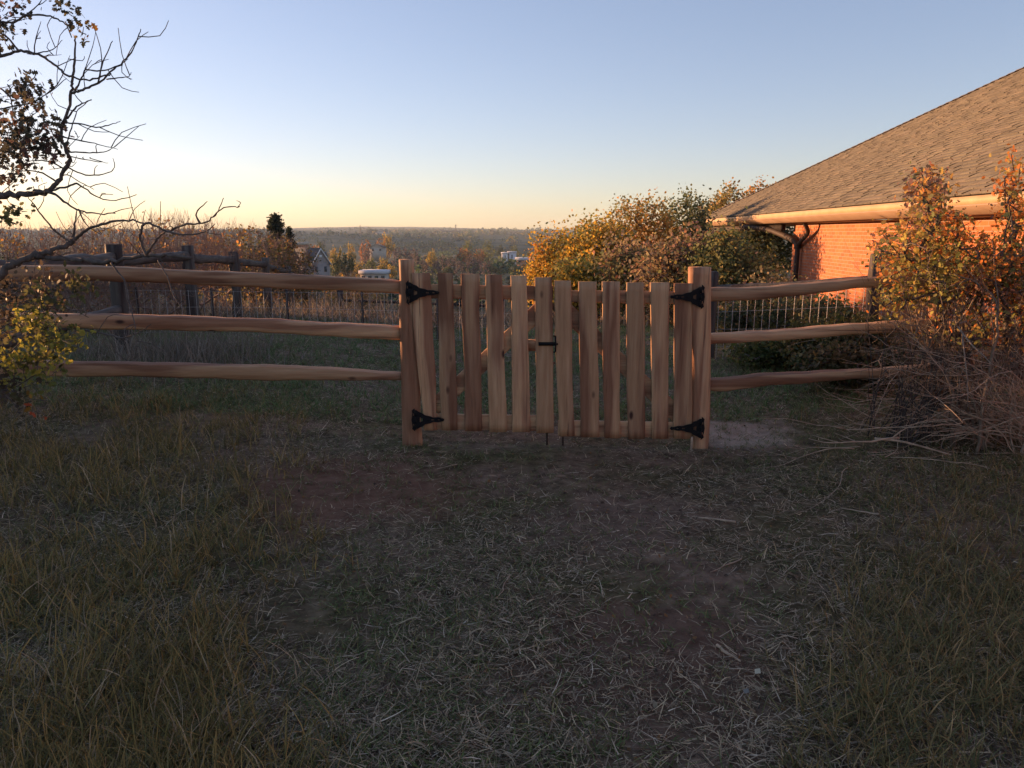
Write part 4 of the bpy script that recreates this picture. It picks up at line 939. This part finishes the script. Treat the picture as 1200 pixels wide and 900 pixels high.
vt=[(428,283,560,13,'orange','bright orange tree left of the pale two-storey house'),(446,281,600,11,'orange','rust orange tree behind the pale two-storey house'),(453,276,620,16,'yellow','large yellow tree right of the pale two-storey house'),
 (411,287,480,9,'yellow','small yellow-green tree left of the bright orange tree'),(506,295,420,14,'yellow','lone bright yellow tree right of the left gate post'),
 (420,308,330,14,'yellow','yellow tree above the white-roofed shed'),(434,303,340,12,'poplar','pale green poplar above the white-roofed shed'),(449,304,330,12,'yellow','gold tree right of the white-roofed shed'),(458,312,300,14,'yellow','gold bush against the left gate post'),
 (547,283,640,14,'poplar','tall green poplar above the purple brush'),(545,292,520,22,'orange','orange brown tree above the purple brush'),(563,293,560,11,'orange','small orange tree right of the purple brush'),(572,283,700,12,'poplar','olive poplar left of the white building'),
 (586,287,800,8,'green',None),(604,288,760,10,'poplar','yellow-green tree behind the white building'),(395,292,300,16,'yellow','faded yellow tree right of the gabled roof'),(408,300,260,20,'olive','round olive tree right of the gabled house'),(393,300,240,12,'olive','olive tree touching the gabled roof'),
 (338,300,180,14,'olive','olive tree left of the gabled roof'),(430,290,520,12,'bare',None),(465,290,500,16,'bare',None),(478,292,470,18,'bare',None),(520,300,400,16,'bare',None),(530,302,390,16,'bare',None),(552,300,380,16,'bare',None),(560,303,370,18,'bare',None),(570,306,360,14,'bare',None),(540,306,370,16,'bare',None),
 (525,312,350,16,'green',None),(580,312,420,14,'green',None),(512,306,380,14,'bare',None),(498,305,390,14,'bare',None),(590,310,500,16,'green',None),(605,312,450,16,'green',None),(618,308,480,14,'green',None),(360,284,420,14,'green',None),(375,283,500,12,'green',None),(350,281,400,12,'green',None),(368,290,330,12,'orange','rusty tree above the gabled roof'),
 (440,268,2600,6,'green','small dark tree on the skyline left of the ridge-top house'),(452,268,2600,6,'green','small dark tree on the skyline right of the ridge-top house'),(434,268,2650,8,'green','round dark tree at the foot of the skyline mast'),(487,292,440,14,'bare',None)]
usedv=set()
for i,(px,yt,Y,wpx,k,lab) in enumerate(vt):
    t=P(px,yt,Y); g=G(t[0],Y); w=wpx/F*Y; h=max(t[2]-g,w*.8); h=min(h,w*2.2); z=t[2]-h*.99
    z=min(z,g); h=(t[2]-z); sc=(w/.85,w/.85,h/(1.0 if k!='poplar' else 1.5))
    lab=lab or LAB[k]; 
    if k not in usedv:
        usedv.add(k); o=VP[k]; o.location=(float(t[0]),float(Y),float(z)); o.scale=sc; tag(o,lab,'tree','trees scattered in the valley')
    else:
        d=dup(VP[k],(t[0],Y,z),random.uniform(0,6),sc,lab,'trees scattered in the valley'); d['category']='tree'
# far woods: one mass
def woods(name,n,ymin,ymax,label,colset,sz,dens_seed,half=.95,per=26):
    r=np.random.default_rng(dens_seed); y=ymin+(ymax-ymin)*r.random(n); x=(r.random(n)*2-1)*half*y
    keep=fbm(x/(y*.06),y/(y*.02+60),3,dens_seed)>.42; x=x[keep];y=y[keep]; z=H(x,y); m=len(x)
    h=sz[0]+(sz[1]-sz[0])*r.random(m); cl=np.array(colset)[np.clip((fbm(x/120,y/200,2,dens_seed+5)*len(colset)*1.1+r.normal(size=m)*.7).astype(int),0,len(colset)-1)]
    d=unit(r.normal(size=(m,per,3))); d[:,:,2]=np.abs(d[:,:,2])*1.1-.05; C=np.stack([x,y,z],1)[:,None]+d*h[:,None,None]*np.array([.55,.55,.8])*(.5+.5*r.random((m,per,1)))
    mb=MB(); leaves(mb,C.reshape(-1,3),np.repeat(h*.34,per)*(.7+.6*r.random(m*per)),np.repeat(cl,per,0)*(1+r.normal(size=(m*per,1))*.18),T_HEX); 
    tag(mb.build(name,M['leaf']),label,'woodland',kind='stuff')
VC=[(.045,.075,.04),(.07,.11,.05),(.12,.14,.06),(.05,.08,.05),(.09,.085,.06),(.28,.21,.06),(.15,.16,.07),(.13,.10,.08)]
woods('valley_brush',2600,70,420,'mixed autumn brush filling the near side of the valley',VC,(1.2,3.2),301,per=30)
woods('valley_woodland',4200,420,1400,'dull green and brown woodland on the valley floor',VC,(4.5,12),302,per=26)
woods('far_woodland',8500,1400,4300,'dark green woodland covering the far hills to the skyline',VC,(9,21),303,per=16)
# ---------------------------------------------------------------- distant hills
xh=np.linspace(-5200,5200,300); rows=[]
hh=12+22*(fbm(xh/900,xh*0,4,77)-.3); hh=hh+20*np.exp(-((xh+900)/700)**2)
for k,(y,f) in enumerate(((4300,-.6),(4500,.35),(4700,.8),(4900,1.0),(5100,.4))):
    rows.append(np.stack([xh,np.full(300,y)+40*np.sin(xh/300),np.where(f<0,-30,0)+np.maximum(f,0)*hh+(fbm(xh/90,xh*0+k,3,5)-.5)*4],1))
V=np.concatenate(rows); id2=np.arange(5*300).reshape(5,300); mb=MB(); mb.add(V,np.stack([id2[:-1,:-1],id2[:-1,1:],id2[1:,1:],id2[1:,:-1]],-1).reshape(-1,4))
M['hill']=simple('hill_scrub',(.05,.055,.045),(.09,.085,.065),.02,.95,0)
tag(mb.build('distant_hills',M['hill'],smooth=True),kind='structure')
# ---------------------------------------------------------------- far buildings
M['white']=simple('white_wall',(.6,.58,.55),(.72,.7,.66),.5,.8,0); M['cream']=simple('cream_wall',(.42,.36,.30),(.5,.43,.36),.5,.8,0); M['greyw']=simple('grey_siding',(.24,.20,.19),(.30,.26,.25),.8,.8,0)
M['roofd']=simple('dark_roof',(.07,.07,.08),(.11,.11,.12),.8,.85,0); M['glass']=simple('window_glass',(.03,.04,.05),(.05,.06,.07),1,.15,0); M['trim']=simple('white_trim',(.7,.68,.66),(.78,.76,.74),1,.6,0); M['brickfar']=simple('orange_brick',(.40,.17,.09),(.48,.22,.12),.6,.85,0); M['metal_roof']=simple('pale_metal_roof',(.5,.5,.53),(.6,.6,.63),.5,.45,0)
def farhouse(name,px,yt,yb,Y,wpx,depth,wallm,roofm,label,gable=True,rz=0,win=2,roofpx=None,trim=False,cat='house'):
    t=P(px,yt,Y); b=P(px,yb,Y); w=wpx/F*Y; h=t[2]-b[2]; c=np.array([t[0],Y+depth/2*0,b[2]]); root=empty(name,c,rz); tag(root,label,cat)
    rh=(roofpx if roofpx else (yb-yt)*.4)/F*Y; wh=h-rh; from mathutils import Matrix
    def lc(v): 
        v=np.asarray(v,float); ca,sa=math.cos(rz),math.sin(rz); return np.stack([v[:,0]*ca-v[:,1]*sa+c[0],v[:,0]*sa+v[:,1]*ca+c[1],v[:,2]+c[2]],1)
    def bx(mb,x0,x1,y0,y1,z0,z1):
        v=[[x,y,z] for x in(x0,x1) for y in(y0,y1) for z in(z0,z1)]; mb.add(lc(v),[[0,1,3,2],[4,6,7,5],[0,4,5,1],[2,3,7,6],[0,2,6,4],[1,5,7,3]])
    mb=MB(); bx(mb,-w/2,w/2,0,depth,-6,wh); 
    if gable: mb.add(lc([[-w/2,0,wh],[w/2,0,wh],[0,0,h],[-w/2,depth,wh],[w/2,depth,wh],[0,depth,h]]),[[0,1,2],[3,5,4]])
    mb.build('wall',M[wallm],root)
    mb=MB(); ov=w*.06
    if gable:
        s=rh/(w/2); th=.02*w
        for sg in(-1,1):
            v=[[0,-ov,h+th],[sg*(w/2+ov),-ov,wh-s*ov+th],[sg*(w/2+ov),depth+ov,wh-s*ov+th],[0,depth+ov,h+th]]; v2=[[a,b_,z-th*1.2] for a,b_,z in v]
            mb.add(lc(v+v2),[[0,1,2,3],[7,6,5,4],[0,4,5,1],[1,5,6,2],[2,6,7,3],[3,7,4,0]])
    else: bx(mb,-w/2-ov,w/2+ov,-ov,depth+ov,wh+.001,wh+rh)
    rf_=mb.build('roof',M[roofm],root)
    if trim and gable:
        mb=MB(); 
        for sg in(-1,1):
            v=[[0,-ov-.1,h+.02*w],[sg*(w/2+ov),-ov-.1,wh-s*ov+.02*w],[sg*(w/2+ov),-ov-.1,wh-s*ov-.04*w],[0,-ov-.1,h-.045*w]]; v2=[[a,b_+.15,z] for a,b_,z in v]
            mb.add(lc(v+v2),[[0,1,2,3],[7,6,5,4],[0,4,5,1],[1,5,6,2],[2,6,7,3],[3,7,4,0]])
        mb.build('barge_board',M['trim'],rf_)
    for i in range(win):
        x=-w/2+w*(i+.5)/win; mb=MB(); bx(mb,x-w*.07,x+w*.07,-.06,.06,wh*.35,wh*.75); mb.build('window',M['glass'],root)
    if trim:
        mb=MB(); bx(mb,-w*.08,w*.08,-.08,.06,wh+rh*.38,wh+rh*.55); mb.build('gable_vent',M['trim'],root)
    return root
farhouse('gabled_house',375,291,324,190,24,11,'greyw','roofd','grey gabled house with white edged roof above the left rails',rz=.8,roofpx=17,trim=True,win=2)
farhouse('house_wing',358,296,316,200,26,9,'greyw','roofd','low dark-roofed wing left of the grey gabled house',gable=False,roofpx=9,win=2)
farhouse('brick_bungalow',343,284,300,260,18,10,'brickfar','cream','small orange brick bungalow behind the dark roof',gable=False,roofpx=3,win=2)
farhouse('white_roofed_shed',437,317,330,290,30,8,'cream','metal_roof','long low shed with a white roof left of the gate post',gable=False,roofpx=4,win=4,cat='shed')
farhouse('two_storey_house',441,286,296,540,17,10,'cream','roofd','pale two-storey house among orange trees',gable=True,roofpx=4,win=2)
farhouse('white_building',592,296,306,700,9,14,'white','trim','bright white building block left of the yellow oak',gable=False,roofpx=1,win=1,rz=.0,cat='building')
farhouse('grey_building',600,295,306,700,10,14,'metal_roof','metal_roof','pale grey block joined to the bright white building',gable=False,roofpx=1,win=1,cat='building')
farhouse('long_orange_house',616,302,309,640,22,10,'brickfar','metal_roof','long low orange house with pale roof beside the yellow oak',gable=False,roofpx=3,win=3)
farhouse('ridge_house',446,269,277,2500,12,30,'cream','roofd','pale house on the skyline above the orange tree',gable=True,roofpx=3,win=2)
farhouse('ridge_building',524,270,277,2900,26,40,'cream','roofd','flat pinkish building on the skyline below the tall mast',gable=False,roofpx=2,win=5,cat='building')
farhouse('ridge_building',612,271,278,2900,24,40,'cream','roofd','low flat building on the skyline above the white building',gable=False,roofpx=2,win=5,cat='building')
farhouse('ridge_building',570,272,277,2900,16,40,'cream','roofd','small flat building on the skyline between two larger ones',gable=False,roofpx=2,win=3,cat='building')
def mast(px,yt,Y,label):
    t=P(px,yt,Y); g=G(t[0],Y)-3; root=empty('radio_mast',(t[0],Y,g)); tag(root,label,'mast'); mb=MB(); L=t[2]-g; r_=Y*.00035
    for s in((-1,-1),(1,-1),(0,1)): segs(mb,[[t[0]+s[0]*r_*2,Y+s[1]*r_*2,g]],[[t[0]+s[0]*r_,Y+s[1]*r_,t[2]]],[r_*.6],[r_*.5],4)
    for k in range(10):
        z=g+L*k/10; segs(mb,[[t[0]-r_*1.6,Y,z]],[[t[0]+r_*1.6,Y,z+L/10]],[r_*.4],[r_*.4],4)
    mb.build('lattice',M['pipe'],root)
    mb=MB(); segs(mb,[[t[0]-r_*5,Y,t[2]-L*.15]],[[t[0]+r_*5,Y,t[2]-L*.15]],[r_*.5],[r_*.5],4); mb.build('crossarm',M['pipe'],root)
mast(422,264,2500,'slender mast on the skyline left of the ridge-top house'); mast(534,263,2800,'tall mast on the skyline right of the left gate post'); mast(633,265,2600,'faint mast at the edge of the yellow oak')
# ================================================================ HAZE
mb=MB(); box(mb,(0,2700,12),(11000,5700,150)); hz_=mb.build('haze',[]); 
m=bpy.data.materials.new('haze'); m.use_nodes=True; nt=m.node_tree; nt.nodes.clear(); o=nt.nodes.new('ShaderNodeOutputMaterial'); v=nt.nodes.new('ShaderNodeVolumePrincipled')
v.inputs['Color'].default_value=(.66,.84,1,1); v.inputs['Density'].default_value=.00010; v.inputs['Anisotropy'].default_value=.2; nt.links.new(v.outputs[0],o.inputs['Volume'])
hz_.data.materials.append(m); tag(hz_,'thin warm evening haze over the valley','haze',kind='stuff')
# ================================================================ LIGHT
SE=3.6; SA=62   # elevation, degrees left of forward
sd=bpy.data.lights.new('sun','SUN'); sd.energy=4.2; sd.angle=R(.6); sd.color=(1,.52,.24)
so=bpy.data.objects.new('sun',sd); COL.objects.link(so)
from mathutils import Vector
dirs=Vector((-math.sin(R(SA))*math.cos(R(SE)),math.cos(R(SA))*math.cos(R(SE)),math.sin(R(SE))))
so.rotation_euler=dirs.to_track_quat('Z','Y').to_euler(); so.location=(-20,20,10)
w=bpy.data.worlds.new('World'); S.world=w; w.use_nodes=True; nt=w.node_tree; bg=nt.nodes['Background']
sk=nt.nodes.new('ShaderNodeTexSky'); sk.sky_type='NISHITA'; sk.sun_disc=False; sk.sun_elevation=R(SE); sk.sun_rotation=R(-SA); sk.altitude=1800; sk.air_density=1.0; sk.dust_density=1.6; sk.ozone_density=1.5
gmm=nt.nodes.new('ShaderNodeGamma'); gmm.inputs[1].default_value=.74; nt.links.new(sk.outputs[0],gmm.inputs[0])
tn=nt.nodes.new('ShaderNodeMix'); tn.data_type='RGBA'; tn.blend_type='MULTIPLY'; tn.inputs[0].default_value=1; nt.links.new(gmm.outputs[0],tn.inputs[6]); tn.inputs[7].default_value=(.85,.775,.91,1)
nt.links.new(tn.outputs[2],bg.inputs[0]); bg.inputs[1].default_value=.15
S.view_settings.view_transform='Standard'; S.view_settings.look='None'; S.view_settings.exposure=1.73; S.view_settings.gamma=1
S.view_settings.use_curve_mapping=False
c=S.cycles; c.max_bounces=5; c.diffuse_bounces=3; c.glossy_bounces=2; c.transmission_bounces=3; c.volume_bounces=0; c.transparent_max_bounces=8; c.use_denoising=True; c.sample_clamp_indirect=6
